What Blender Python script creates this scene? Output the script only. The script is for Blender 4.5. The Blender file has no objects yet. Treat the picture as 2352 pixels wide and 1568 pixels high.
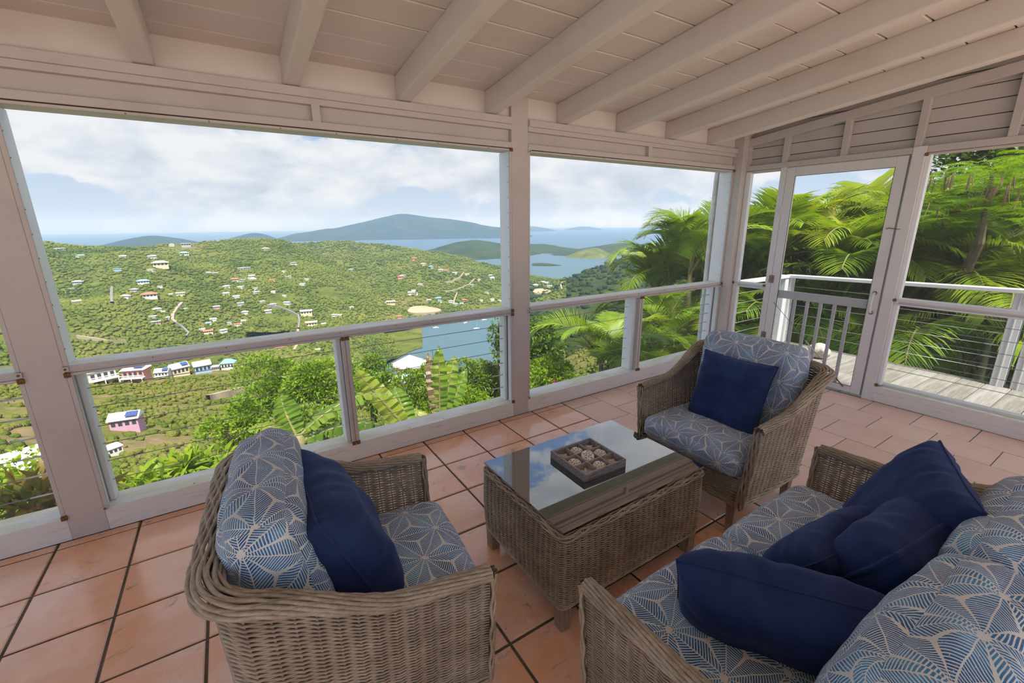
import bpy, bmesh, math, random
import numpy as np
from mathutils import Vector, Matrix, noise as mnoise
from mathutils.bvhtree import BVHTree

scene = bpy.context.scene
COL = scene.collection
random.seed(7)
RNG = np.random.default_rng(11)

# ------------------------------------------------------------------ camera
CAM = Vector((-4.566, -2.784, 1.52))
YAW, PITCH, ROLL, FPX = math.radians(32.502), math.radians(15.013), math.radians(-0.532), 1004.89
IW, IH = 2352, 1568
fw = Vector((math.sin(YAW) * math.cos(PITCH), math.cos(YAW) * math.cos(PITCH), -math.sin(PITCH)))
r0 = Vector((math.cos(YAW), -math.sin(YAW), 0)); u0 = r0.cross(fw)
rt = math.cos(ROLL) * r0 + math.sin(ROLL) * u0
up = -math.sin(ROLL) * r0 + math.cos(ROLL) * u0
cd = bpy.data.cameras.new('camera')
cd.sensor_width = 36.0; cd.sensor_fit = 'HORIZONTAL'; cd.lens = FPX * 36.0 / IW
cd.clip_start = 0.05; cd.clip_end = 60000
cam = bpy.data.objects.new('camera', cd); COL.objects.link(cam)
cam.matrix_world = Matrix(((rt.x, up.x, -fw.x, CAM.x), (rt.y, up.y, -fw.y, CAM.y), (rt.z, up.z, -fw.z, CAM.z), (0, 0, 0, 1)))
scene.camera = cam

def pray(px, py):
    return (fw + rt * ((px - IW / 2) / FPX) - up * ((py - IH / 2) / FPX)).normalized()
def at(px, py, dist):           # a point of the place, seen at that pixel from the camera, at a horizontal distance
    d = pray(px, py); return CAM + d * (dist / math.hypot(d.x, d.y))

# ------------------------------------------------------------------ world, sun, exposure
scene.view_settings.view_transform = 'Standard'
scene.view_settings.look = 'None'
scene.view_settings.exposure = EXPOSURE = 0.70
scene.view_settings.gamma = 1.0
scene.view_settings.use_curve_mapping = False
scene.cycles.use_denoising = True
scene.cycles.max_bounces = 7
scene.cycles.diffuse_bounces = 3
scene.cycles.glossy_bounces = 3
scene.cycles.transparent_max_bounces = 24
scene.cycles.volume_bounces = 1
scene.cycles.caustics_reflective = False
scene.cycles.caustics_refractive = False
scene.cycles.sample_clamp_indirect = 6.0
scene.cycles.use_adaptive_sampling = True
scene.cycles.adaptive_threshold = 0.06

class N:
    """tiny expression helper over shader nodes"""
    def __init__(self, nt): self.nt = nt
    def node(self, t, **kw):
        n = self.nt.nodes.new(t)
        for k, v in kw.items(): setattr(n, k, v)
        return n
    def _in(self, sock, v):
        if isinstance(v, bpy.types.NodeSocket): self.nt.links.new(v, sock)
        elif v is not None: sock.default_value = v
    def m(self, op, a, b=None, c=None, clamp=False):
        n = self.node('ShaderNodeMath', operation=op); n.use_clamp = clamp
        for i, v in enumerate((a, b, c)):
            if v is not None: self._in(n.inputs[i], v)
        return n.outputs[0]
    def mix(self, f, a, b, blend='MIX'):
        n = self.node('ShaderNodeMix', data_type='RGBA', blend_type=blend)
        self._in(n.inputs[0], f); self._in(n.inputs[6], a); self._in(n.inputs[7], b)
        return n.outputs[2]
    def noise(self, vec, scale, detail=4, rough=0.55, dist=0.0, out=0):
        n = self.node('ShaderNodeTexNoise'); n.inputs['Scale'].default_value = scale
        n.inputs['Detail'].default_value = detail; n.inputs['Roughness'].default_value = rough
        n.inputs['Distortion'].default_value = dist
        if vec is not None: self.nt.links.new(vec, n.inputs['Vector'])
        return n.outputs[out]
    def ramp(self, f, stops, interp='LINEAR'):
        n = self.node('ShaderNodeValToRGB'); cr = n.color_ramp; cr.interpolation = interp
        while len(cr.elements) < len(stops): cr.elements.new(0.5)
        for e, (p, c) in zip(cr.elements, stops):
            e.position = p; e.color = c if len(c) == 4 else (*c, 1)
        self._in(n.inputs[0], f); return n.outputs[0]
    def smooth(self, x, lo, hi):
        n = self.node('ShaderNodeMapRange', interpolation_type='SMOOTHSTEP')
        self._in(n.inputs[0], x); n.inputs[1].default_value = lo; n.inputs[2].default_value = hi
        return n.outputs[0]
    def xyz(self, v):
        n = self.node('ShaderNodeSeparateXYZ'); self.nt.links.new(v, n.inputs[0]); return n.outputs
    def comb(self, x, y, z):
        n = self.node('ShaderNodeCombineXYZ')
        for s, v in zip(n.inputs, (x, y, z)): self._in(s, v)
        return n.outputs[0]
    def vscale(self, v, s):
        n = self.node('ShaderNodeVectorMath', operation='MULTIPLY'); self.nt.links.new(v, n.inputs[0])
        n.inputs[1].default_value = s; return n.outputs[0]

world = bpy.data.worlds.new('sky'); scene.world = world; world.use_nodes = True
wn = world.node_tree; wn.nodes.clear(); g = N(wn)
dirv = g.node('ShaderNodeTexCoord').outputs['Generated']
dx, dy, dz = g.xyz(dirv)
el = g.m('MAXIMUM', dz, 0.0)
blue = g.ramp(el, [(0.0, (.62, .70, .82)), (.08, (.54, .66, .84)), (.22, (.32, .49, .83)), (1.0, (.24, .42, .78))])
OFF = (11.1, 15.3, 5.7)
va_ = g.node('ShaderNodeVectorMath', operation='MULTIPLY_ADD'); wn.links.new(dirv, va_.inputs[0]); va_.inputs[1].default_value = (2.3, 2.3, 4.2); va_.inputs[2].default_value = OFF; v1 = va_.outputs[0]
n1 = g.noise(v1, 1.55, 7, .60, .1)
cov = g.m('SUBTRACT', g.ramp(el, [(0.0, (.24,) * 3), (.045, (.19,) * 3), (.10, (.27,) * 3), (.17, (.19,) * 3), (.24, (.06,) * 3), (.33, (.02,) * 3), (.42, (.22,) * 3), (.5, (.28,) * 3), (1, (.26,) * 3)]), .12)
den = g.m('ADD', n1, cov)
mask = g.smooth(den, .540, .590)
shade = g.noise(g.vscale(dirv, (2.3, 2.3, 5.5)), 3.4, 4, .6, .2)
ccol = g.ramp(g.m('ADD', g.m('MULTIPLY', shade, .8), g.m('MULTIPLY', den, .30)), [(.44, (.56, .62, .71)), (.57, (.71, .76, .84)), (.69, (.87, .89, .92))])
skyc = g.mix(mask, blue, ccol)
below = g.smooth(dz, -.02, 0.0)
skyc = g.mix(below, (.30, .34, .30, 1), skyc)
bg = g.node('ShaderNodeBackground'); wn.links.new(skyc, bg.inputs[0]); bg.inputs[1].default_value = SKY = 0.66
wo = g.node('ShaderNodeOutputWorld'); wn.links.new(bg.outputs[0], wo.inputs[0])

sd = bpy.data.lights.new('sun', 'SUN'); sd.energy = 5.6; sd.angle = math.radians(9); sd.color = (1.0, .95, .86)
sun = bpy.data.objects.new('sun', sd); COL.objects.link(sun)
sun.rotation_euler = Vector((.10, .55, -1.0)).to_track_quat('-Z', 'Y').to_euler()   # light travels this way: high sun behind the house

# ------------------------------------------------------------------ mesh helpers
class MB:
    def __init__(self): self.v = []; self.f = []; self.uv = None; self.n = 0; self.mi = []
    def add(self, verts, faces, mi=0):
        o = self.n; verts = [tuple(map(float, p)) for p in verts]
        self.v += verts; self.n += len(verts)
        self.f += [tuple(i + o for i in f) for f in faces]; self.mi += [mi] * len(faces)
        return self
    def box(self, a, b, mi=0, M=None):
        x0, y0, z0 = a; x1, y1, z1 = b
        vs = [(x0, y0, z0), (x1, y0, z0), (x1, y1, z0), (x0, y1, z0), (x0, y0, z1), (x1, y0, z1), (x1, y1, z1), (x0, y1, z1)]
        if M is not None: vs = [M @ Vector(p) for p in vs]
        return self.add(vs, [(0, 3, 2, 1), (4, 5, 6, 7), (0, 1, 5, 4), (1, 2, 6, 5), (2, 3, 7, 6), (3, 0, 4, 7)], mi)
    def tube(self, pts, r, k=6, mi=0, cap=True):
        pts = [Vector(p) for p in pts]; rs = r if hasattr(r, '__len__') else [r] * len(pts)
        vs = []; fs = []; ref = None
        for i, p in enumerate(pts):
            t = (pts[min(i + 1, len(pts) - 1)] - pts[max(i - 1, 0)]).normalized()
            if ref is None: ref = Vector((0, 0, 1)) if abs(t.z) < .9 else Vector((1, 0, 0))
            a = (ref - t * ref.dot(t)).normalized(); b = t.cross(a); ref = a
            for j in range(k):
                w = 2 * math.pi * j / k; vs.append(p + (a * math.cos(w) + b * math.sin(w)) * rs[i])
        for i in range(len(pts) - 1):
            for j in range(k):
                fs.append((i * k + j, i * k + (j + 1) % k, (i + 1) * k + (j + 1) % k, (i + 1) * k + j))
        if cap:
            fs.append(tuple(range(k))[::-1]); fs.append(tuple(range((len(pts) - 1) * k, len(pts) * k)))
        return self.add(vs, fs, mi)
    def lathe(self, prof, k=16, M=None, mi=0):
        vs = [];
        for r, z in prof:
            for j in range(k):
                a = 2 * math.pi * j / k; vs.append(Vector((r * math.cos(a), r * math.sin(a), z)))
        if M is not None: vs = [M @ p for p in vs]
        fs = [(i * k + j, i * k + (j + 1) % k, (i + 1) * k + (j + 1) % k, (i + 1) * k + j) for i in range(len(prof) - 1) for j in range(k)]
        fs.append(tuple(range(k))[::-1]); fs.append(tuple(range((len(prof) - 1) * k, len(prof) * k)))
        return self.add(vs, fs, mi)
    def mesh(self, name):
        me = bpy.data.meshes.new(name); me.from_pydata(self.v, [], self.f); me.update(); return me

def npmesh(name, V, F, smooth=True):
    """fast mesh from arrays: F is (n,3) or (n,4)"""
    V = np.asarray(V, np.float32).reshape(-1, 3); F = np.asarray(F, np.int32); k = F.shape[1]
    me = bpy.data.meshes.new(name)
    me.vertices.add(len(V)); me.vertices.foreach_set('co', V.ravel())
    me.loops.add(F.size); me.loops.foreach_set('vertex_index', F.ravel())
    me.polygons.add(len(F)); me.polygons.foreach_set('loop_start', np.arange(0, F.size, k, dtype=np.int32))
    me.polygons.foreach_set('loop_total', np.full(len(F), k, np.int32))
    if smooth: me.polygons.foreach_set('use_smooth', np.ones(len(F), bool))
    me.update(calc_edges=True); me.validate(); return me

def link(name, me, mat, parent=None, loc=None, smooth=False, bevel=0.0, kind=None, seg=2):
    if isinstance(me, MB): me = me.mesh(name)
    o = bpy.data.objects.new(name, me); COL.objects.link(o)
    if mat is not None and not me.materials:
        for mm in (mat if isinstance(mat, (list, tuple)) else [mat]): me.materials.append(mm)
    if loc is not None: o.location = loc
    if parent is not None: o.parent = parent
    if smooth: me.polygons.foreach_set('use_smooth', [True] * len(me.polygons))
    if bevel:
        bv = o.modifiers.new('bevel', 'BEVEL'); bv.width = bevel; bv.segments = seg; bv.limit_method = 'ANGLE'
    if kind: o['kind'] = kind
    return o
def empty(name, loc=(0, 0, 0), rz=0.0, parent=None):
    o = bpy.data.objects.new(name, None); COL.objects.link(o); o.location = loc; o.rotation_euler = (0, 0, rz)
    o.empty_display_size = .1
    if parent: o.parent = parent
    return o
def tag(o, label, cat, group=None, kind=None):
    o['label'] = label; o['category'] = cat
    if group: o['group'] = group
    if kind: o['kind'] = kind
    return o
def struct(o, label=None, cat=None):
    o['kind'] = 'structure'
    if label: o['label'] = label
    if cat: o['category'] = cat
    return o
def bx(name, a, b, mat, parent=None, bevel=.003, seg=2):
    """a board: its own origin in the middle"""
    c = [(p + q) / 2 for p, q in zip(a, b)]
    m = MB().box([p - k for p, k in zip(a, c)], [q - k for q, k in zip(b, c)])
    return link(name, m, mat, parent, c, bevel=bevel, seg=seg)
def copy_tree(o, parent=None):
    c = o.copy(); COL.objects.link(c); c.parent = parent
    for ch in list(o.children): copy_tree(ch, c)
    return c

# ------------------------------------------------------------------ materials
MATS = {}
def mat_new(name):
    m = bpy.data.materials.new(name); m.use_nodes = True; nt = m.node_tree; nt.nodes.clear()
    out = nt.nodes.new('ShaderNodeOutputMaterial'); MATS[name] = m
    return m, N(nt), out
def principled(h, out, color, rough=.6, spec=.5, metal=0.0, bump=None, bstr=.2, bdist=.01, extra=None):
    p = h.node('ShaderNodeBsdfPrincipled')
    h._in(p.inputs['Base Color'], color if isinstance(color, bpy.types.NodeSocket) or len(color) == 4 else (*color, 1))
    h._in(p.inputs['Roughness'], rough); p.inputs['Specular IOR Level'].default_value = spec; p.inputs['Metallic'].default_value = metal
    if bump is not None:
        b = h.node('ShaderNodeBump'); b.inputs['Strength'].default_value = bstr; b.inputs['Distance'].default_value = bdist
        h.nt.links.new(bump, b.inputs['Height']); h.nt.links.new(b.outputs[0], p.inputs['Normal'])
    h.nt.links.new(p.outputs[0], out.inputs[0]); return p
def obj_co(h): return h.node('ShaderNodeTexCoord').outputs['Object']
def pos(h): return h.node('ShaderNodeNewGeometry').outputs['Position']
def rnd(h): return h.node('ShaderNodeObjectInfo').outputs['Random']

def mk_paint(name, base, grime, amount=.5, rough=.45, scale=3.0):
    m, h, o = mat_new(name); p = pos(h)
    n = h.noise(p, scale, 6, .65); n2 = h.noise(p, 40, 3, .6)
    f = h.m('MULTIPLY', h.smooth(n, .48, .75), amount)
    c = h.mix(f, (*base, 1), (*grime, 1))
    c = h.mix(h.m('MULTIPLY', h.smooth(n2, .62, .8), amount * .4), c, (*[k * .75 for k in grime], 1))
    principled(h, o, c, rough, .4, bump=h.noise(p, 60, 3, .5), bstr=.08, bdist=.003); return m
PAINT = mk_paint('painted_timber', (.58, .52, .485), (.46, .39, .35), .5)  # white paint with the tiles' pink bounce put into its colour
CEILP = mk_paint('painted_ceiling_boards', (.74, .665, .615), (.62, .53, .475), .55, .5, 1.5)  # ceiling white carrying the floor's pink bounce in its base colour
WHITE = mk_paint('skylit_white_paint', (.86, .87, .88), (.68, .68, .63), .4)  # same white paint, lighter and bluer so sky light sits in the colour
DECKW = mk_paint('sun_dimmed_white_paint', (.60, .61, .62), (.46, .46, .43), .4)  # sunlit copy of the outdoor white, darkened against full sun
DOORP = mk_paint('white_door_paint', (.74, .72, .715), (.56, .51, .47), .35)
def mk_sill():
    m, h, o = mat_new('skylit_sill_paint_with_algae'); p = pos(h); nz = h.xyz(h.node('ShaderNodeNewGeometry').outputs['Normal'])[2]
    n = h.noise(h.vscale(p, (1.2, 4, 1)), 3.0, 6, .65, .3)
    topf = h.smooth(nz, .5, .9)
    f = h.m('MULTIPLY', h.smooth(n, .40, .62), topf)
    c = h.mix(h.m('MULTIPLY', f, .75), (.78, .75, .72, 1), (.64, .60, .34, 1))  # base whiter than the posts' paint to carry sky light; yellow-green is algae
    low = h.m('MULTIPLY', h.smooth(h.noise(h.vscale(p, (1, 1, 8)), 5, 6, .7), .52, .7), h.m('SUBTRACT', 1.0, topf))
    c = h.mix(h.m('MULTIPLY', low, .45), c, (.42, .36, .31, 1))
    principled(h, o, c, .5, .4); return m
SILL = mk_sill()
def mk_simple(name, col, rough=.5, spec=.5, metal=0.0, var=.0, vscale=20, dark=None):
    m, h, o = mat_new(name)
    c = (*col, 1)
    if var:
        n = h.noise(obj_co(h), vscale, 5, .6)
        d = dark or [k * (1 - var) for k in col]
        c = h.mix(h.smooth(n, .35, .7), (*d, 1), (*col, 1))
    principled(h, o, c, rough, spec, metal); return m
RUST = mk_simple('rusty_metal', (.36, .17, .06), .8, .3, 0, .6, 120)
STEEL = mk_simple('weathered_steel_cable', (.30, .29, .27), .45, .5, .7)
STEELB = mk_simple('pale_steel_cable', (.55, .55, .54), .4, .5, .7)
PVC = mk_simple('pvc_pipe', (.80, .79, .73), .45, .5, 0, .25, 9)
DOORP_DIM = mk_simple('screen_dimmed_door_paint', (.50, .50, .52), .5)  # white door paint with the insect screen's dimming put into the colour
DARKGAP = mk_simple('dark_groove', (.05, .04, .035), .9, .1)
SEAL = mk_simple('grey_rubber_seal', (.10, .10, .10), .7)

def mk_screen():
    m, h, o = mat_new('insect_screen')
    t = h.node('ShaderNodeBsdfTransparent'); d = h.node('ShaderNodeBsdfDiffuse'); d.inputs[0].default_value = (.52, .53, .54, 1)
    mx = h.node('ShaderNodeMixShader')
    mx.inputs[0].default_value = .10
    h.nt.links.new(t.outputs[0], mx.inputs[1]); h.nt.links.new(d.outputs[0], mx.inputs[2]); h.nt.links.new(mx.outputs[0], o.inputs[0]); return m
SCREEN = mk_screen()

def mk_tile(name, a, b, dark, rough_lo, rough_hi, stain=.5, spec=.5, chips=None):
    m, h, o = mat_new(name); p = pos(h); r = rnd(h)
    off = h.comb(h.m('MULTIPLY', r, 37.0), h.m('MULTIPLY', r, 91.0), 0.0)
    va = h.node('ShaderNodeVectorMath', operation='ADD'); h.nt.links.new(p, va.inputs[0]); h.nt.links.new(off, va.inputs[1]); q = va.outputs[0]
    n = h.noise(q, 3.2, 5, .55, .4)
    c = h.mix(h.smooth(n, .35, .66), (*a, 1), (*b, 1))
    c = h.mix(h.m('MULTIPLY', r, .35), c, (*[k * .82 for k in a], 1))
    s = h.noise(h.vscale(q, (5, 9, 5)), 1.7, 8, .72, .6)
    s2 = h.noise(q, 2.3, 3, .5)
    sm = h.m('MULTIPLY', h.smooth(s, .56, .68), h.smooth(s2, .48, .60))
    c = h.mix(h.m('MULTIPLY', sm, stain), c, (*dark, 1))
    if chips:
        k = h.m('MULTIPLY', h.smooth(h.noise(h.vscale(p, (9, 2.5, 1)), 3, 8, .75), .64, .67), h.smooth(h.noise(p, 1.4, 2, .5), .52, .58))
        c = h.mix(h.m('MULTIPLY', k, chips), c, (.72, .68, .66, 1))
    ro = h.m('ADD', rough_lo, h.m('MULTIPLY', h.smooth(h.noise(q, 4, 5, .6), .35, .7), rough_hi - rough_lo))
    principled(h, o, c, ro, spec, bump=h.noise(q, 16, 4, .6), bstr=.10, bdist=.006); return m
TILE_A = mk_tile('terracotta_tile_glazed', (.90, .42, .225), (.92, .57, .41), (.28, .16, .14), .12, .34, .75, 1.0)
TILE_B = mk_tile('terracotta_tile_matt', (.80, .53, .42), (.85, .60, .49), (.66, .41, .31), .40, .6, .35, .4, .8)
GROUT_A = mk_simple('brown_grout', (.155, .125, .085), .9, .2, 0, .35, 6)
GROUT_B = mk_simple('grey_grout', (.20, .185, .175), .9, .2, 0, .25, 6)

def mk_wicker():
    m, h, o = mat_new('woven_resin_wicker'); p = pos(h); oc = obj_co(h)
    n = h.noise(oc, 9, 4, .6); n2 = h.noise(h.vscale(oc, (60, 60, 260)), 1.0, 3, .6)
    c = h.ramp(h.m('ADD', h.m('MULTIPLY', n, .6), h.m('MULTIPLY', n2, .4)), [(.30, (.215, .165, .110)), (.5, (.36, .290, .205)), (.70, (.53, .455, .345))])
    principled(h, o, c, .42, .45); return m
WICKER = mk_wicker()
def mk_wood(name, c1, c2, sc=(3, 3, 40), rough=.55):
    m, h, o = mat_new(name); oc = obj_co(h)
    n = h.noise(h.vscale(oc, sc), 3.0, 5, .6, .5)
    c = h.mix(h.smooth(n, .35, .65), (*c1, 1), (*c2, 1))
    principled(h, o, c, rough, .35, bump=n, bstr=.12, bdist=.004); return m
LEGWOOD = mk_wood('greyed_leg_wood', (.21, .145, .095), (.30, .22, .15), (40, 40, 4))
TRAYWOOD = mk_wood('grey_tray_wood', (.20, .165, .15), (.42, .37, .335), (6, 60, 60))
TRAYIN = mk_wood('tray_inner_wood', (.30, .235, .18), (.48, .39, .31), (30, 30, 60))
def mk_deck():
    m, h, o = mat_new('weathered_deck_boards'); oc = obj_co(h); r = rnd(h)
    n = h.noise(h.vscale(oc, (2, 26, 26)), 1.6, 6, .65, .8)
    a = h.mix(r, (.23, .22, .19, 1), (.33, .32, .295, 1)); b = h.mix(r, (.14, .128, .105, 1), (.24, .23, .21, 1))
    c = h.mix(h.smooth(n, .35, .66), b, a)
    principled(h, o, c, .7, .3, bump=n, bstr=.25, bdist=.006); return m
DECK = mk_deck()

def mk_fabric():
    """block-printed leaves: one leaf on every edge of a triangular lattice, herringbone veins"""
    m, h, o = mat_new('leaf_print_fabric')
    uv = h.node('ShaderNodeTexCoord').outputs['UV']
    wob = h.noise(uv, 14, 2, .5, 0, 1)
    va = h.node('ShaderNodeVectorMath', operation='MULTIPLY_ADD'); h.nt.links.new(wob, va.inputs[0]); va.inputs[1].default_value = (.012,) * 3; h.nt.links.new(uv, va.inputs[2])
    u, v, _ = h.xyz(va.outputs[0])
    L = .155; H = L * math.sqrt(3) / 2
    leaves = []
    for k, ang in enumerate((0.0, 60.0, 120.0)):
        ca, sa = math.cos(math.radians(ang)), math.sin(math.radians(ang))
        s = h.m('ADD', h.m('MULTIPLY', u, ca), h.m('MULTIPLY', v, sa))
        t = h.m('SUBTRACT', h.m('MULTIPLY', v, ca), h.m('MULTIPLY', u, sa))
        row = h.m('FLOOR', h.m('ADD', h.m('DIVIDE', t, H), .5))
        tt = h.m('ABSOLUTE', h.m('SUBTRACT', t, h.m('MULTIPLY', row, H)))
        ss = h.m('FRACT', h.m('ADD', h.m('DIVIDE', s, L), h.m('MULTIPLY', row, .5)))
        w = h.m('MULTIPLY', h.m('POWER', h.m('SINE', h.m('MULTIPLY', h.m('POWER', ss, .80), math.pi)), .66), .0425)
        ratio = h.m('DIVIDE', tt, h.m('MAXIMUM', w, .0005))
        ends = h.m('MULTIPLY', h.m('GREATER_THAN', ss, .07), h.m('LESS_THAN', ss, .955))
        pitch = (.0082, .0064, .0073)[k]
        st = h.m('FRACT', h.m('DIVIDE', h.m('SUBTRACT', h.m('MULTIPLY', ss, L), h.m('MULTIPLY', tt, (.75, .5, .62)[k])), pitch))
        bar = h.m('MULTIPLY', h.m('GREATER_THAN', st, (.36, .40, .38)[k]), h.m('GREATER_THAN', tt, .0014))
        leaves.append((ratio, h.m('MULTIPLY', ends, bar)))
    ink = None
    for k in range(3):
        o1, o2 = leaves[(k + 1) % 3][0], leaves[(k + 2) % 3][0]
        mine = h.m('MULTIPLY', h.m('LESS_THAN', leaves[k][0], .90), h.m('LESS_THAN', h.m('MULTIPLY', leaves[k][0], 1.22), h.m('MINIMUM', o1, o2)))
        q = h.m('MULTIPLY', mine, leaves[k][1])
        ink = q if ink is None else h.m('MAXIMUM', ink, q)
    nz = h.noise(uv, 9, 3, .6); nb = h.noise(uv, 220, 2, .5)
    blue = h.ramp(nz, [(.35, (.022, .095, .250)), (.52, (.042, .175, .380)), (.66, (.085, .300, .520))])
    ink = h.m('MULTIPLY', ink, h.smooth(nb, .22, .40))
    c = h.mix(ink, (.66, .655, .61, 1), blue)
    p = principled(h, o, c, .85, .15, bump=h.noise(uv, 700, 2, .5), bstr=.10, bdist=.002)
    p.inputs['Sheen Weight'].default_value = .15; return m
FABRIC = mk_fabric()
def mk_navy():
    m, h, o = mat_new('navy_cotton'); oc = obj_co(h)
    n = h.noise(oc, 7, 4, .6); c = h.mix(h.smooth(n, .3, .7), (.012, .024, .082, 1), (.022, .042, .130, 1))
    p = principled(h, o, c, .8, .2, bump=h.noise(oc, 400, 2, .5), bstr=.08, bdist=.002)
    p.inputs['Sheen Weight'].default_value = .25; p.inputs['Sheen Tint'].default_value = (.35, .45, .9, 1); return m
NAVY = mk_navy()
def mk_glass(name, base, tint):
    m, h, o = mat_new(name)
    fr = h.node('ShaderNodeFresnel'); fr.inputs[0].default_value = 1.5
    f = h.m('MULTIPLY_ADD', fr.outputs[0], 3.3, base, clamp=True)
    gl = h.node('ShaderNodeBsdfGlossy'); gl.inputs['Roughness'].default_value = .02
    tr = h.node('ShaderNodeBsdfTransparent'); tr.inputs[0].default_value = (*tint, 1)
    mx = h.node('ShaderNodeMixShader'); h.nt.links.new(f, mx.inputs[0]); h.nt.links.new(tr.outputs[0], mx.inputs[1]); h.nt.links.new(gl.outputs[0], mx.inputs[2])
    h.nt.links.new(mx.outputs[0], o.inputs[0]); return m
GLASS = mk_glass('mirroring_glass_face', .13, (.96, .98, .97))
GLASSE = mk_glass('glass_edge', .02, (.62, .86, .82))
SHELL = mk_simple('bleached_shell', (.88, .84, .78), .7, .3, 0, .25, 60, (.66, .54, .45))
SHELLD = mk_simple('shell_slots', (.10, .075, .055), .9)
STONE = mk_simple('pale_coral_stone', (.66, .62, .54), .9, .2, 0, .45, 30)

def mk_leaf(name, stops, trans=.35, scale=1.2, rough=.45):
    m, h, o = mat_new(name); p = pos(h); r = rnd(h)
    f = h.m('ADD', h.m('MULTIPLY', h.noise(p, scale, 4, .65), .8), h.m('MULTIPLY', h.noise(p, scale * 9, 2, .5), .35))
    f = h.m('ADD', f, h.m('MULTIPLY', h.m('SUBTRACT', r, .5), .22))
    c = h.ramp(f, stops)
    pb = h.node('ShaderNodeBsdfPrincipled'); h.nt.links.new(c, pb.inputs['Base Color']); pb.inputs['Roughness'].default_value = rough; pb.inputs['Specular IOR Level'].default_value = .35
    tl = h.node('ShaderNodeBsdfTranslucent'); h.nt.links.new(h.mix(1.0, c, (1.25, 1.2, .5, 1), 'MULTIPLY'), tl.inputs[0])
    mx = h.node('ShaderNodeMixShader'); mx.inputs[0].default_value = trans
    h.nt.links.new(pb.outputs[0], mx.inputs[1]); h.nt.links.new(tl.outputs[0], mx.inputs[2]); h.nt.links.new(mx.outputs[0], o.inputs[0]); return m
LEAF_BUSH = mk_leaf('bright_bush_leaves', [(.38, (.085, .17, .010)), (.55, (.18, .30, .013)), (.68, (.27, .385, .018)), (.82, (.40, .36, .025))], .38)
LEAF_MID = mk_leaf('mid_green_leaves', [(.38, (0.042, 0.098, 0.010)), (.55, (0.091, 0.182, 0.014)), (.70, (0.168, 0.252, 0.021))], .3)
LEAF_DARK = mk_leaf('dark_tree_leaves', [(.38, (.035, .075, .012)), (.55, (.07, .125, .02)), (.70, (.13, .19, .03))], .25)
LEAF_RED = mk_leaf('reddish_young_leaves', [(.38, (0.112, 0.196, 0.021)), (.55, (0.266, 0.210, 0.028)), (.70, (0.322, 0.140, 0.042))], .3, 3)
LEAF_PALM = mk_leaf('palm_leaflets', [(.34, (.085, .165, .016)), (.50, (.160, .275, .020)), (.66, (.265, .365, .024)), (.84, (.42, .41, .03))], .4, .8)
LEAF_BAN = mk_leaf('banana_leaf', [(.36, (0.077, 0.154, 0.021)), (.55, (0.154, 0.266, 0.025)), (.75, (0.280, 0.322, 0.035))], .4, .9, .35)
LEAF_DRY = mk_leaf('dry_brown_leaf', [(.36, (0.154, 0.098, 0.049)), (.60, (0.266, 0.189, 0.098)), (.8, (0.350, 0.280, 0.168))], .2, 4)
LEAF_FLAM = mk_leaf('feathery_tree_leaves', [(.36, (0.105, 0.210, 0.008)), (.52, (0.182, 0.322, 0.010)), (.70, (0.252, 0.378, 0.021))], .4, 1.5)
POD = mk_simple('dry_seed_pod', (.30, .20, .12), .8, .2, 0, .4, 14)
BARK = mk_simple('bark', (.16, .125, .09), .9, .2, 0, .4, 14)
CANE = mk_simple('palm_cane', (.26, .24, .09), .6, .3, 0, .4, 10)
# ================================================================== THE ROOM
RX0, RY0 = -8.2, -5.0           # how far the porch floor and roof go on behind the camera
# ---- floor: bed of grout with every tile on it
fl = MB(); fl.box((RX0, RY0, -.14), (-2.285, .02, -.006))
floor = link('floor', fl, GROUT_A); struct(floor, 'terracotta tiled porch floor', 'floor')
bed2 = link('grout_bed', MB().box((-2.285, RY0, -.14), (.02, .02, -.0045)), GROUT_B, floor)
def tile_mesh(name, sx, sy, bev=.004):
    m = MB(); hx, hy = sx / 2, sy / 2
    vs = [(-hx, -hy, -.02), (hx, -hy, -.02), (hx, hy, -.02), (-hx, hy, -.02),
          (-hx, -hy, -bev), (hx, -hy, -bev), (hx, hy, -bev), (-hx, hy, -bev),
          (-hx + bev, -hy + bev, 0), (hx - bev, -hy + bev, 0), (hx - bev, hy - bev, 0), (-hx + bev, hy - bev, 0)]
    fs = [(8, 9, 10, 11)]
    for a in (0, 4):
        for j in range(4): fs.append((a + j, a + (j + 1) % 4, a + 4 + (j + 1) % 4, a + 4 + j))
    m.add(vs, fs); return m.mesh(name)
PXT, PYT = .3205, .3255
tA = tile_mesh('tile_square', PXT - .011, PYT - .011); tA.materials.append(TILE_A)
tAe = tile_mesh('tile_edge_strip', PXT - .011, .050); tAe.materials.append(TILE_A)
for i in range(-8, 10):
    cx = -5.487 + (i + .5) * PXT
    if cx > -2.30 or cx < RX0 + .1: continue
    link('tile', tAe, None, floor, (cx, -.024, -.0015))
    for j in range(0, 11):
        z = -.001 * random.random()
        t = link('tile', tA, None, floor, (cx, -.055 - (j + .5) * PYT, z))
        t.rotation_euler = (random.uniform(-.0025, .0025), random.uniform(-.0025, .0025), 0)
PXB, PYB = .3250, .3330
tB = tile_mesh('tile_square_late', PXB - .005, PYB - .005, .0025); tB.materials.append(TILE_B)
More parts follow.
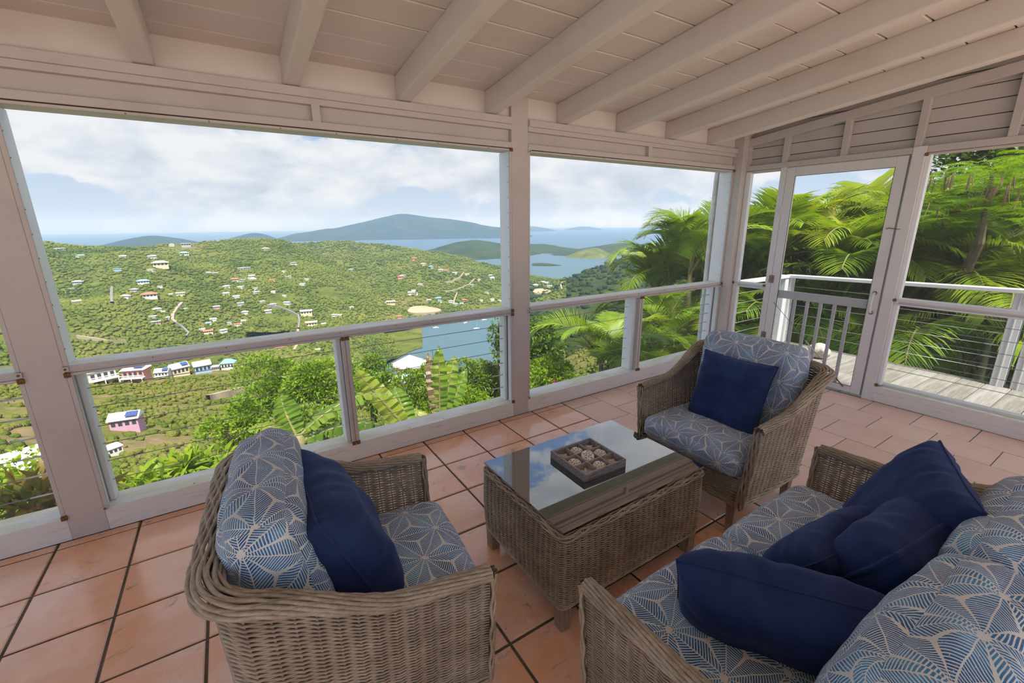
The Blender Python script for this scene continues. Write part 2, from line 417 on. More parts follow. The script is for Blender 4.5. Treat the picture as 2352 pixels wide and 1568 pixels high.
for i in range(0, 8):
    xa = -.005 - (i + 1) * PXB
    if xa < -2.60: continue
    wid = PXB
    if i == 7: continue
    for j in range(-1, 14):
        y = -1.49 - (j - 4) * PYB + (PYB / 2 if i % 2 else 0)
        if y - PYB < RY0: break
        y0, y1 = y - PYB, y
        if y0 > -.02: continue
        if y1 > 0: 
            me = tile_mesh('tile_cut', PXB - .005, max(.03, -y0 - .008), .0025); me.materials.append(TILE_B)
            link('tile', me, None, floor, (xa + PXB / 2, (y0 - .002) / 2, -.001 * random.random())); continue
        t = link('tile', tB, None, floor, (xa + PXB / 2, (y0 + y1) / 2, -.0012 * random.random()))
        t.rotation_euler = (random.uniform(-.002, .002), random.uniform(-.002, .002), 0)

# ---- ceiling: sloping boards on rafters
SL = .112; ZC0 = 2.372; RB0 = 2.232
ceiling = link('ceiling', MB().add([(RX0, .16, ZC0 + .03 - .16 * SL), (.16, .16, ZC0 + .03 - .16 * SL), (.16, RY0, ZC0 + .03 - RY0 * SL), (RX0, RY0, ZC0 + .03 - RY0 * SL),
      (RX0, .16, ZC0 + .07 - .16 * SL), (.16, .16, ZC0 + .07 - .16 * SL), (.16, RY0, ZC0 + .07 - RY0 * SL), (RX0, RY0, ZC0 + .07 - RY0 * SL)],
      [(0, 1, 2, 3), (7, 6, 5, 4), (0, 4, 5, 1), (1, 5, 6, 2), (2, 6, 7, 3), (3, 7, 4, 0)]), CEILP)
struct(ceiling, 'sloping white painted board ceiling on rafters', 'ceiling')
ang = math.atan(SL)
bw = .2015
bd = MB().box((-(.15 - RX0) / 2, -bw / 2 + .0035, 0), ((.15 - RX0) / 2, bw / 2 - .0035, .025)).mesh('ceiling_board')
for k in range(0, 25):
    yc = .105 - k * bw - bw / 2 + .10 - .1
    o = link('ceiling_board', bd, CEILP, ceiling, ((.15 + RX0) / 2, yc, ZC0 - SL * yc + random.uniform(0, .004)), bevel=.004, seg=1)
    o.rotation_euler = (-ang, 0, 0)
for k in range(-5, 9):
    xc = -4.758 + k * .6085 if k >= 0 else -4.758 + k * .6085
    if xc > -.3 or xc < RX0: continue
    w = .041; y1 = .03
    vs = []
    for y in (y1, RY0):
        for z in (RB0 - SL * y, ZC0 + .004 - SL * y):
            vs += [(-w, y, z), (w, y, z)]
    m = MB().add(vs, [(0, 1, 5, 4), (2, 6, 7, 3), (0, 4, 6, 2), (1, 3, 7, 5), (0, 2, 3, 1), (4, 5, 7, 6)])
    link('rafter', m, CEILP, ceiling, (xc, 0, 0), bevel=.010)

# ---- the seaward wall: posts, sill, rail, header, ledger
def WF(name, a, b, mat=PAINT, bev=.003): return bx(name, a, b, mat, wall_front, bev)
wall_front = struct(empty('wall_front', (-2.7, .07, 0)), 'open white timber wall with insect screens towards the sea', 'wall')
wall_front.matrix_world = Matrix.Translation((0, 0, 0)); wall_front.location = (0, 0, 0)
XL0, XL1, XC0, XC1 = -5.433, -5.291, -2.781, -2.639
ZR, ZS, ZH = .892, .126, 2.016
posts = [('left', XL0, XL1), ('mid', XC0, XC1)]
for _, a, b in posts: WF('post', (a, 0, 0), (b, .15, 2.40))
WF('corner_post', (-.085, -.078, 0), (.07, .16, 2.40))
WF('post', (-8.0, 0, 0), (-7.858, .15, 2.40))
BAYS = [(-7.858, XL0), (XL1, XC0), (XC1, -.085)]
for (a, b) in BAYS:
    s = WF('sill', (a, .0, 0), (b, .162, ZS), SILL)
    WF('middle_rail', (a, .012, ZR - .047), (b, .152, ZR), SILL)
    WF('screen_batten', (a, -.003, ZR - .024), (b, .012, ZR - .002), PAINT, .002)
    WF('screen_batten', (a, -.002, ZR - .047), (b, .012, ZR - .034), PAINT, .002)
    WF('header_board', (a, -.004, 2.034), (b, .13, 2.072))
    WF('screen_batten', (a, 0, ZH), (b, .13, 2.029), PAINT, .002)
    WF('groove', (a, .012, 2.027), (b, .12, 2.036), DARKGAP, 0)
    WF('fascia_panel', (a, .03, 2.07), (b, .13, 2.155))
    WF('lower_ledger', (a, -.004, 2.153), (b, .13, 2.186))
    WF('upper_ledger', (a, -.022, 2.184), (b, .13, 2.228))
WF('blocking_board', (RX0, .028, 2.22), (.1, .06, 2.42), CEILP)
for x in (-4.045, -1.36): WF('packing_block', (x - .022, -.006, 2.07), (x + .022, .03, 2.16))
# slim mullions in the lower half, with the white cable post behind each
for (xm, wd) in ((-4.027, .025), (-1.334, .024), (-6.6, .025)):
    WF('mullion', (xm - wd, .0, ZS), (xm - .003, .03, ZR - .047)); WF('mullion', (xm + .003, .0, ZS), (xm + wd, .03, ZR - .047))
    WF('mullion_core', (xm - wd, .006, ZS), (xm + wd, .04, ZR - .047), PAINT)
# side battens that hold the screens
for xs, sg in ((XL1, 1), (XC0, -1), (XC1, 1), (XL0, -1), (-.085, -1)):
    a, b = sorted((xs, xs + sg * .018))
    WF('side_batten', (a, .001, ZR), (b, .014, 2.016), PAINT, .002)
    WF('side_batten', (a, .001, ZS), (b, .014, ZR - .047), PAINT, .002)
    a, b = sorted((xs, xs + sg * .012)); WF('reveal_board', (a, .014, ZS), (b, .06, ZR - .047), WHITE, .002)
    a, b = sorted((xs, xs + sg * .012)); WF('reveal_board', (a, .014, ZR), (b, .152, 2.016), WHITE, .002)
# rusty corner blocks
blk = MB().box((-.011, -.006, -.011), (.011, .006, .011)); blk.lathe([(.0055, 0), (.0055, .004)], 8, Matrix.Rotation(math.pi / 2, 4, 'X') @ Matrix.Translation((0, 0, .006)), 1)
blkm = blk.mesh('corner_block'); blkm.materials.append(PAINT); blkm.materials.append(RUST); blkm.polygons.foreach_set('material_index', blk.mi)
blkr = blkm.copy(); blkr.materials[0] = RUST
for x, sg in ((XL1, 1), (XC0, -1), (XC1, 1), (-.085, -1), (XL0, -1)):
    for z in (ZR - .012, ZR - .042, ZS + .004, 2.022):
        link('corner_block', random.choice((blkm, blkr, blkr)), None, wall_front, (x + sg * .006, -.006, z))
for x in (-4.027, -1.334):
    for d in (-.014, .014):
        for z in (ZS + .002, ZR - .05): link('corner_block', blkr, None, wall_front, (x + d, -.004, z))
# screw heads along the battens
scr = MB().lathe([(.0035, 0), (.003, .002)], 8, Matrix.Rotation(math.pi / 2, 4, 'X')).mesh('screw_head'); scr.materials.append(RUST)
for (a, b) in BAYS:
    n = int((b - a) / .30)
    for k in range(1, n):
        x = a + (b - a) * (k + random.uniform(-.1, .1)) / n
        link('screw_head', scr, None, wall_front, (x, -.0035, ZR - .010)); link('screw_head', scr, None, wall_front, (x + .1, 0, ZH + .004))
        o = link('screw_head', scr, None, wall_front, (x + .05, .02, ZS + .0005)); o.rotation_euler = (-math.pi / 2, 0, 0)
for x in (XL1 + .013, XC0 - .013, -.098):
    for k in range(10):
        o = link('screw_head', scr, None, wall_front, (x, .03 + .004 * random.random(), .97 + k * .105)); o.rotation_euler = (0, 0, math.pi / 2 * (1 if x < -3 and x > -5.35 and x < -5 else -1))
# insect screens
def screen(n, a, b, lab):
    w = bpy.data.objects.new('window_%d' % n, MB().add([a, (b[0], b[1], a[2]), b, (a[0], a[1], b[2])], [(0, 1, 2, 3)]).mesh('insect_screen'))
    COL.objects.link(w); w.data.materials.append(SCREEN); struct(w, lab, 'window screen'); return w
nwin = 1
names = ['far left bay', 'wide bay between the two posts', 'bay next to the corner post']
for (a, b), nm in zip(BAYS, names):
    screen(nwin, (a, .016, ZR), (b, .016, 2.02), 'fine insect screen filling the upper opening of the ' + nm); nwin += 1
    screen(nwin, (a, .018, ZS), (b, .018, ZR - .045), 'fine insect screen below the rail of the ' + nm); nwin += 1

# ---- cable railings outside the seaward wall: each bay is one railing
CZ = [.743, .639, .534, .434, .335, .226]
def cable_mesh(L, r=.0022):
    return MB().tube([(0, 0, 0), (L, 0, 0)], r, 6)
def cable_rail(xa, xb, mids, lab, ends=(1, 1), mat=STEEL, swage=True):
    o = tag(empty('cable_railing', (xa, .105, 0)), lab, 'railing')
    if ends[0]: bx('rail_post', (xa - .022 + .036, .072, ZS), (xa + .036, .15, ZR - .047), WHITE, None).parent = o
    if ends[1]: bx('rail_post', (xb - .036, .072, ZS), (xb - .014, .15, ZR - .047), WHITE, None).parent = o
    for m_ in mids: bx('rail_post', (m_ - .026, .045, ZS), (m_ + .026, .15, ZR - .047), WHITE, None).parent = o
    for z in CZ:
        c = link('cable', cable_mesh(xb - xa - .045), mat, o, smooth=True); c.location = (xa + .022, .108, z)
        if swage and ends[1]: s = link('cable_fitting', MB().tube([(-.11, 0, 0), (0, 0, 0)], .0045, 8), STEELB, c, smooth=True); s.location = (xb - xa - .046, 0, 0)
    for ch in list(o.children):
        ch.location = Vector(ch.location) - Vector(o.location)
    return o
cable_rail(*BAYS[0], [-6.6], 'steel cable railing outside the far left screen bay')
cable_rail(*BAYS[1], [-4.05], 'long steel cable railing outside the wide screen bay')
cable_rail(*BAYS[2], [-1.375], 'steel cable railing outside the right screen bay beside the palms')

# ---- the wall with the screen door
wall_right = struct(empty('wall_right'), 'white timber gable wall with a screen door to the deck', 'wall')
def WR(name, a, b, mat=DOORP, bev=.003): return bx(name, a, b, mat, wall_right, bev)
YD0, YD1 = -.474, -1.389
WR('post', (0, -.474, 0), (.10, -.418, 2.06)); WR('post', (-.010, -1.474, 0), (.11, -1.394, 2.064))
WR('post', (0, -4.1, 0), (.10, -4.02, 2.06))
WR('side_batten', (.0, -.132, .15), (.05, -.080, 2.0), WHITE); WR('side_batten', (.008, -1.505, .15), (.06, -1.474, 2.0), WHITE)
WR('header_board', (-.004, -4.5, 2.014), (.10, -.07, 2.062), PAINT); WR('screen_batten', (.004, -4.5, 1.998), (.08, YD1 - .01, 2.012), PAINT); WR('screen_batten', (.004, YD0 + .05, 1.992), (.08, -.08, 2.012), PAINT)
# narrow window
WR('middle_rail', (.010, -.418, .855), (.09, -.08, .902)); WR('screen_batten', (-.004, -.418, .884), (.012, -.08, .902)); WR('screen_batten', (-.004, -.418, .853), (.012, -.08, .866))
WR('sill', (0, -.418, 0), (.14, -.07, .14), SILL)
# wide window
WR('middle_rail', (.012, -4.1, .850), (.09, -1.474, .902)); WR('screen_batten', (-.004, -4.1, .878), (.012, -1.474, .902), DOORP); WR('screen_batten', (-.004, -4.1, .848), (.012, -1.474, .862), DOORP)
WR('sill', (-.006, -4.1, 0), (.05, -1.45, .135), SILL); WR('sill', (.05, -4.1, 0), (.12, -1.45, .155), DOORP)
for y in (-.085, -.415): link('corner_block', blkr, None, wall_right, (-.006, y, .892)).rotation_euler = (0, 0, math.pi / 2)
for y in (-1.48,):
    for z in (.89, .15, 2.0): link('corner_block', blkr, None, wall_right, (-.006, y, z)).rotation_euler = (0, 0, math.pi / 2)
w = screen(7, (.012, -.418, .90), (.012, -.08, 2.0), 'narrow insect screen between the corner post and the screen door'); 
w = screen(8, (.012, -.418, .14), (.012, -.08, .856), 'small insect screen low down beside the screen door hinges')
w = screen(9, (.014, -4.05, .90), (.014, -1.474, 2.0), 'insect screen right of the door, above the rail')
w = screen(10, (.014, -4.05, .155), (.014, -1.474, .85), 'insect screen right of the door, below the rail')
# gable: siding, studs, sloping plate
def plate(y): return 2.232 + .117 * -y
m = MB();
for x in (-.01, .05):
    for y in (-.04, -4.9):
        for z in (plate(y), plate(y) + .074): m.add([(x, y, z)], [])
m.f = [(0, 1, 3, 2), (4, 6, 7, 5), (0, 2, 6, 4), (1, 5, 7, 3), (0, 4, 5, 1), (2, 3, 7, 6)]; m.mi = [0] * 6
link('sloping_plate', m, PAINT, wall_right, bevel=.003)
for y in (-.437, -.92, -1.413, -1.905, -2.40, -2.89):
    WR('stud', (0, y - .024, 2.06), (.05, y + .024, plate(y) + .02), PAINT)
WR('stud', (.0, -.10, 2.06), (.05, -.07, 2.26), PAINT)
bh = .0985
for k in range(11):
    z0 = 2.03 + k * bh
    a = max(-.02, 0); y0 = -.02 if z0 + bh < ZC0 else -(z0 + bh - ZC0) / SL - .0
    if y0 < -4.6: break
    WR('siding_board', (.05 + .002 * random.random(), -4.9, z0 + .003), (.075, min(-.02, y0 + .9), z0 + bh - .002), PAINT, .003)
WR('siding_backing', (.07, -4.9, 2.02), (.08, .0, 2.95), DARKGAP, 0)

# ---- the screen door
door = struct(empty('door_1', (0, YD0, 0)), 'white screen door with balusters and a sagging diagonal brace cable', 'door')
def DR(name, a, b, mat=DOORP, bev=.003, par=None):
    o = bx(name, a, b, mat, door, bev); o.location = Vector(o.location) - Vector(door.location); return o
DY0, DY1 = -.476, -1.376
DR('stile', (.0, -.552, .018), (.036, DY0, 2.008)); DR('stile', (.0, DY1, .018), (.036, -1.302, 2.008))
DR('top_rail', (.0005, -1.302, 1.930), (.0355, -.552, 2.007)); DR('bottom_rail', (.0005, -1.302, .019), (.0355, -.552, .074))
DR('middle_rail', (.018, -1.302, .785), (.036, -.552, .862), DOORP_DIM)
for y in (-.60, -.713, -.826, -.939, -1.052, -1.165, -1.268)[1:6]:
    DR('baluster', (.020, y - .014, .074), (.038, y + .014, .786), DOORP_DIM)
for (a, b) in (((.004, -1.306, .070), (.008, -1.298, 1.934)), ((.004, -.556, .070), (.008, -.548, 1.934)), ((.004, -1.302, 1.926), (.008, -.552, 1.934)), ((.004, -1.302, .070), (.008, -.552, .078))):
    DR('screen_seal', a, b, SEAL, 0)
ds = link('door_screen', MB().add([(.010, -1.302, .074), (.010, -.552, .074), (.010, -.552, 1.93), (.010, -1.302, 1.93)], [(0, 1, 2, 3)]), SCREEN, door, (0, -YD0, 0))
hm = MB().box((-.005, -.026, -.038), (-.001, -.005, .038)).box((-.005, .004, -.038), (-.001, .022, .038)).lathe([(.006, -.040), (.006, .040)], 10, Matrix.Translation((-.006, -.001, 0)))
hme = hm.mesh('hinge')
HINGE = mk_simple('pitted_hinge_steel', (.42, .38, .35), .5, .5, .3, .75, 70, (.22, .10, .05))
for z, mt in ((1.635, DOORP), (.965, HINGE), (.385, HINGE)):
    me = hme.copy(); link('hinge', me, mt, door, (0, -.4745 - YD0, z), bevel=.002)
br = link('brace_cable', MB().tube([(-.004, -.535, .735), (-.006, -.86, .43), (-.005, -1.245, .062)], .0024, 6), STEEL, door, (0, -YD0, 0), smooth=True)
link('turnbuckle', MB().tube([(-.006, -.875, .415), (-.006, -.975, .32)], .006, 8), STEELB, br)
link('cable_end', MB().tube([(-.006, -1.15, .152), (-.004, -1.245, .060)], .006, 8), RUST, br)
hd = MB().tube([(-.002, -1.338, .930), (-.035, -1.338, .915), (-.048, -1.338, .845), (-.035, -1.338, .775), (-.002, -1.338, .760)],   .0105, 10)
hdl = link('handle', hd, DOORP, door, (0, -YD0, 0), smooth=True)
for z in (.930, .760): link('screw_plate', MB().lathe([(.016, 0), (.014, .004)], 12, Matrix.Translation((-.001, -1.338, z)) @ Matrix.Rotation(-math.pi / 2, 4, 'Y')), RUST, hdl)
link('hook_latch', MB().tube([(-.003, -1.325, 1.455), (-.012, -1.345, 1.462), (-.012, -1.40, 1.452), (-.006, -1.425, 1.455)], .003, 6), RUST, door, (0, -YD0, 0))
WR('door_stop', (.040, -1.394, 0), (.075, -1.372, 2.01), WHITE)

# ---- rain pipe outside the corner
pp = tag(empty('drain_pipe', (-.062, .205, 0)), 'dirty white plastic drain pipe outside the corner post', 'pipe')
link('pipe', MB().lathe([(.027, -1.2), (.027, 2.5)], 20), PVC, pp, smooth=True, loc=(0, 0, 0))
link('coupling', MB().lathe([(.031, 1.50), (.033, 1.505), (.033, 1.545), (.037, 1.55), (.037, 1.60), (.032, 1.605), (.032, 1.66), (.028, 1.665)], 20), PVC, pp, smooth=True)
link('coupling', MB().lathe([(.030, .55), (.033, .555), (.033, .68), (.030, .685)], 20), PVC, pp, smooth=True)

# ---- the deck outside the door
deck = struct(link('deck', MB().box((.12, -4.6, -.30), (1.62, .18, -.092)), DECK), 'weathered grey board deck outside the screen door', 'deck')
DP = .178
for k in range(-4, 18):
    yj = -1.16 - (k - 5) * DP + .0
    y1, y0 = yj + .0, yj - DP
    if y1 > .30 or y0 < -4.6: continue
    for (x0, x1) in ((.115, .80), (.803, 1.66)) if k % 1 == 0 else ():
        o = bx('deck_board', (x0, y0 + .003, -.088), (x1, y1 - .003, -.05 + .002 * random.random()), DECK, deck, .003, 1)
link('edge_trim', MB().box((1.60, -4.6, -.09), (1.655, .25, -.045)), DECK, deck)
# deck railing
dr = tag(empty('deck_railing', (1.60, -1.0, -.05)), 'white painted deck railing with steel cables in front of the palms', 'railing')
def DRL(name, a, b, mat=DECKW, bev=.004):
    o = bx(name, a, b, mat, dr, bev); o.location = Vector(o.location) - Vector(dr.location); return o
def sloped(name, x0, x1, ya, za, yb, zb, th, mat=DECKW):
    m = MB().add([(x0, ya, za), (x1, ya, za), (x1, yb, zb), (x0, yb, zb), (x0, ya, za - th), (x1, ya, za - th), (x1, yb, zb - th), (x0, yb, zb - th)],
                 [(0, 1, 2, 3), (7, 6, 5, 4), (0, 4, 5, 1), (1, 5, 6, 2), (2, 6, 7, 3), (3, 7, 4, 0)])
    return link(name, m, mat, dr, -Vector(dr.location), bevel=.005)
sloped('top_rail', 1.545, 1.66, .13, .848, -4.5, .955, .038)
DRL('top_rail', (.09, .075, .812), (1.545, .175, .848))
for y in (.10, -1.943, -2.08, -4.0):
    DRL('deck_post', (1.565, y - .047, -.05), (1.66, y + .047, .83 + (.0 if y > -1 else .05)))
    DRL('post_moulding', (1.558, y - .006, -.05), (1.566, y + .006, .82 + (.0 if y > -1 else .05)), DECKW, .002)
DRL('deck_post', (1.47, .085, -.05), (1.565, .165, .815))
for z in (.70, .58, .46, .34, .22, .10):
    c = link('cable', MB().tube([(0, .06, 0), (0, -1.90, 0)], .0026, 6), STEELB, dr, smooth=True); c.location = Vector((1.612, 0, z)) - Vector(dr.location)
    s = link('cable_fitting', MB().tube([(0, -1.78, 0), (0, -1.89, 0)], .006, 8), STEELB, c, smooth=True)
    c = link('cable', MB().tube([(0, -2.12, 0), (0, -3.95, 0)], .0026, 6), STEELB, dr, smooth=True); c.location = Vector((1.612, 0, z)) - Vector(dr.location)
    c = link('cable', MB().tube([(.10, 0, 0), (1.47, 0, 0)], .0026, 6), STEELB, dr, smooth=True); c.location = Vector((0, .125, z)) - Vector(dr.location)
# cables just outside the wide window of the door wall
cr = tag(empty('cable_railing', (.10, -1.5, 0)), 'steel cables strung low across the opening right of the screen door', 'railing')
for z in (.76, .665, .57, .475, .38, .285):
    c = link('cable', MB().tube([(0, -.0, 0), (0, -2.5, 0)], .0022, 6), STEEL, cr, smooth=True); c.location = (0, 0, z)
# stone on the deck
ico = bmesh.new(); bmesh.ops.create_icosphere(ico, subdivisions=3, radius=.11)
for v in ico.verts:
    n_ = mnoise.noise(v.co * 11); n2_ = mnoise.noise(v.co * 30); v.co *= 1 + .28 * n_ + .10 * n2_; v.co.z *= .85
sm_ = bpy.data.meshes.new('stone'); ico.to_mesh(sm_); ico.free()
st = link('stone', sm_, STONE, None, (1.18, -.55, .04), smooth=True); tag(st, 'rough pale coral stone lying on the deck behind the door', 'stone')
# ================================================================== FURNITURE
def tubes(P, Nn, rad, k=4, closed=False):
    """P (R,N,3) centre lines, Nn (R,N,3) reference normals, rad scalar or (R,N): returns V,F of k-sided tubes"""
    P = np.asarray(P, float); R, M_, _ = P.shape
    if closed: T = np.roll(P, -1, 1) - np.roll(P, 1, 1)
    else: T = np.gradient(P, axis=1)
    T /= np.linalg.norm(T, axis=2, keepdims=True) + 1e-12
    Nn = Nn - T * (Nn * T).sum(2, keepdims=True); Nn = Nn / (np.linalg.norm(Nn, axis=2, keepdims=True) + 1e-12)
    B = np.cross(T, Nn); rad = np.broadcast_to(np.asarray(rad, float), (R, M_))[..., None]
    a = 2 * np.pi * (np.arange(k) + .5) / k
    V = np.stack([P + rad * (np.cos(t) * Nn + np.sin(t) * B) for t in a], 2)      # R,M,k,3
    idx = np.arange(R * M_ * k).reshape(R, M_, k)
    A = idx if closed else idx[:, :-1]; Bx = np.roll(idx, -1, 1) if closed else idx[:, 1:]
    F = np.stack([A, np.roll(A, -1, 2), np.roll(Bx, -1, 2), Bx], -1).reshape(-1, 4)
    return V.reshape(-1, 3), F
def merge(parts):
    Vs, Fs, o = [], [], 0
    for V, F in parts: Vs.append(V); Fs.append(F + o); o += len(V)
    return np.concatenate(Vs), np.concatenate(Fs)
def weave(S, ncol, nrow, amp, closed=False, stakes=True, rscale=.56, sub=2, k=4):
    """S(u,v)->(pos,normal) on arrays; plain weave of nrow strands over ncol stakes"""
    n = ncol * sub + (0 if closed else 1)
    u = np.arange(n) / (ncol * sub); v = (np.arange(nrow) + .5) / nrow
    U, Vv = np.meshgrid(u, v)
    P, Nn = S(U, Vv)
    ph = np.cos(np.pi * (np.arange(n)[None] / sub + np.arange(nrow)[:, None]))
    P0 = P
    sp = np.linalg.norm(np.gradient(P0, axis=0), axis=2)
    jit = RNG.normal(0, .00035, P.shape)
    P = P + Nn * (amp * ph)[..., None] + jit
    parts = [tubes(P, Nn, sp * rscale, k, closed)]
    if stakes:
        us = (np.arange(ncol + (0 if closed else 1))) / ncol; vs = np.linspace(0, 1, 9)
        VV, UU = np.meshgrid(vs, us); P, Nn = S(UU, VV)
        parts.append(tubes(P, np.cross(Nn, np.array([0, 0, 1.])) + np.array([1e-4, 0, 0]), .0032, 4))
    return merge(parts)
def bundle(path, nrm, side, n, w, hgt, r, twist=3.0, k=5, a0=0.0, a1=math.pi):
    """n strands wound round the top of a rim: path (M,3) with up direction nrm and sideways direction side"""
    M_ = len(path); s = np.linspace(0, 1, M_); L = np.linalg.norm(np.diff(path, axis=0), axis=1).sum()
    Ps, Ns = [], []
    for i in range(n):
        a = a0 + (a1 - a0) * (i + .5) / n
        wob = .22 * np.sin(2 * np.pi * (s * L / .11 * 1.0) + i * 2.1)
        aa = a + wob * (a1 - a0) / n * 1.5
        rr = 1 + .11 * np.sin(2 * np.pi * s * L / .11 * 1.0 + i * 2.1 + 1.2)
        off = (np.cos(aa) * w * rr)[:, None] * side + (np.sin(aa) * hgt * rr)[:, None] * nrm
        Ps.append(path + off); Ns.append(off / (np.linalg.norm(off, axis=1, keepdims=True) + 1e-9))
    return tubes(np.array(Ps), np.array(Ns), r, k)

def u_path(hx_f, hx_b, hy, rc, n=400):
    """plan of the three-sided shell, from one arm front round the back to the other arm front"""
    pts = []
    L1 = hx_f + hx_b - rc
    for t in np.linspace(0, 1, 60, endpoint=False): pts.append((hx_f - t * L1, -hy, 0, -1))
    for a in np.linspace(0, np.pi / 2, 18, endpoint=False): pts.append((-hx_b + rc - rc * math.sin(a), -hy + rc - rc * math.cos(a), -math.sin(a), -math.cos(a)))
    for t in np.linspace(0, 1, 60, endpoint=False): pts.append((-hx_b, -hy + rc + t * 2 * (hy - rc), -1, 0))
    for a in np.linspace(0, np.pi / 2, 18, endpoint=False): pts.append((-hx_b + rc - rc * math.cos(a), hy - rc + rc * math.sin(a), -math.cos(a), math.sin(a)))
    for t in np.linspace(0, 1, 61): pts.append((-hx_b + rc + t * L1, hy, 0, 1))
    p = np.array(pts); d = np.r_[0, np.cumsum(np.linalg.norm(np.diff(p[:, :2], axis=0), axis=1))]
    return p, d
def sstep(x, a, b):
    t = np.clip((x - a) / (b - a), 0, 1); return t * t * (3 - 2 * t)

def wicker_seat(root, hx_f, hx_b, hy, z0, zf, zb, flare, colw, nrow, seat_front, back_rise=(.02, .30), rc=.07):
    """arms + back shell, front apron, rims: parts of the given thing"""
    p, d = u_path(hx_f, hx_b, hy, rc); LT = d[-1]
    def plan(u):
        s = u * LT
        return [np.interp(s, d, p[:, i]) for i in range(4)]
    def height(x):
        t = np.clip((hx_f - x) / (hx_f + hx_b), 0, 1)
        return zf + (zb - zf) * (.28 * t + .72 * sstep(t, .35, 1.0)) 
    def S(u, v):
        x, y, nx, ny = plan(u); nl = np.sqrt(nx * nx + ny * ny); nx, ny = nx / nl, ny / nl
        h = height(x); z = z0 + (h - z0) * v
        # the front corner of the arm is rounded off
        fl_ = flare * (z - z0) / (zf - z0)
        pull = .035 * np.clip(1 - v, 0, 1) * 0
        P = np.stack([x + nx * fl_ * .45 - pull, y + ny * fl_, z], -1)
        return P, np.stack([nx, ny, 0 * nx], -1)
    ncol = int(LT / colw)
    V, F = weave(S, ncol, nrow, .0042)
    link('wicker_shell', npmesh('wicker_shell', V, F), WICKER, root, kind='stuff')
    # top rim
    u = np.linspace(0, 1, 420); P, Nn = S(u, np.ones_like(u))
    parts = []
    upv = np.tile(np.array([0, 0, 1.]), (len(u), 1))
    wid = .020 + .012 * sstep(height(plan(u)[0]), zf + .02, zb)
    for (n, sc) in ((13, 1.0),):
        parts.append(bundle(P - upv * .006, upv, Nn * (wid / .020)[:, None], n, .019, .019, .0054, a0=-.35, a1=math.pi + .35))
    # rims down the front of each arm
    for ue in (0.0, 1.0):
        vv = np.linspace(0, 1, 60); Pq, Nq = S(np.full(60, ue), vv)
        fwd = np.tile(np.array([1., 0, 0]), (60, 1))
        parts.append(bundle(Pq, fwd, Nq, 7, .017, .016, .0050, a0=-.2, a1=math.pi + .2))
    # foot rim
    Pq, Nq = S(u, np.zeros_like(u)); parts.append(bundle(Pq, Nq, -upv, 5, .013, .010, .0050, a0=.0, a1=math.pi))
    yy = np.linspace(-hy, hy, 160); Pa = np.stack([np.full(160, hx_f - .012), yy, np.full(160, z0)], -1)
    parts.append(bundle(Pa, np.tile(np.array([1., 0, 0]), (160, 1)), np.tile(np.array([0, 0, -1.]), (160, 1)), 5, .013, .010, .0050, a0=0, a1=math.pi))
    Pa2 = Pa + np.array([0, 0, seat_front - z0])
    parts.append(bundle(Pa2, np.tile(np.array([0, 0, 1.]), (160, 1)), np.tile(np.array([1., 0, 0]), (160, 1)), 5, .014, .012, .0050, a0=-.3, a1=math.pi + .3))
    V, F = merge(parts); link('braided_rim', npmesh('braided_rim', V, F), WICKER, root, kind='stuff')
    # apron
    def SA(u, v):
        y = -hy + 2 * hy * u; z = z0 + (seat_front - z0) * v
        return np.stack([np.full_like(y, hx_f - .012), y, z], -1), np.stack([np.ones_like(y), 0 * y, 0 * y], -1)
    V, F = weave(SA, int(2 * hy / colw), max(10, int((seat_front - z0) / .0072)), .0042)
    link('wicker_apron', npmesh('wicker_apron', V, F), WICKER, root, kind='stuff')
    link('seat_deck', MB().box((-hx_b + .02, -hy + .02, seat_front - .03), (hx_f - .03, hy - .02, seat_front - .01)), WICKER, root)

def leg_mesh(h, top=.052, bot=.036):
    t, b = top / 2, bot / 2
    return MB().add([(-b, -b, 0), (b, -b, 0), (b, b, 0), (-b, b, 0), (-t, -t, h), (t, -t, h), (t, t, h), (-t, t, h)],
                    [(0, 3, 2, 1), (4, 5, 6, 7), (0, 1, 5, 4), (1, 2, 6, 5), (2, 3, 7, 6), (3, 0, 4, 7)]).mesh('leg')

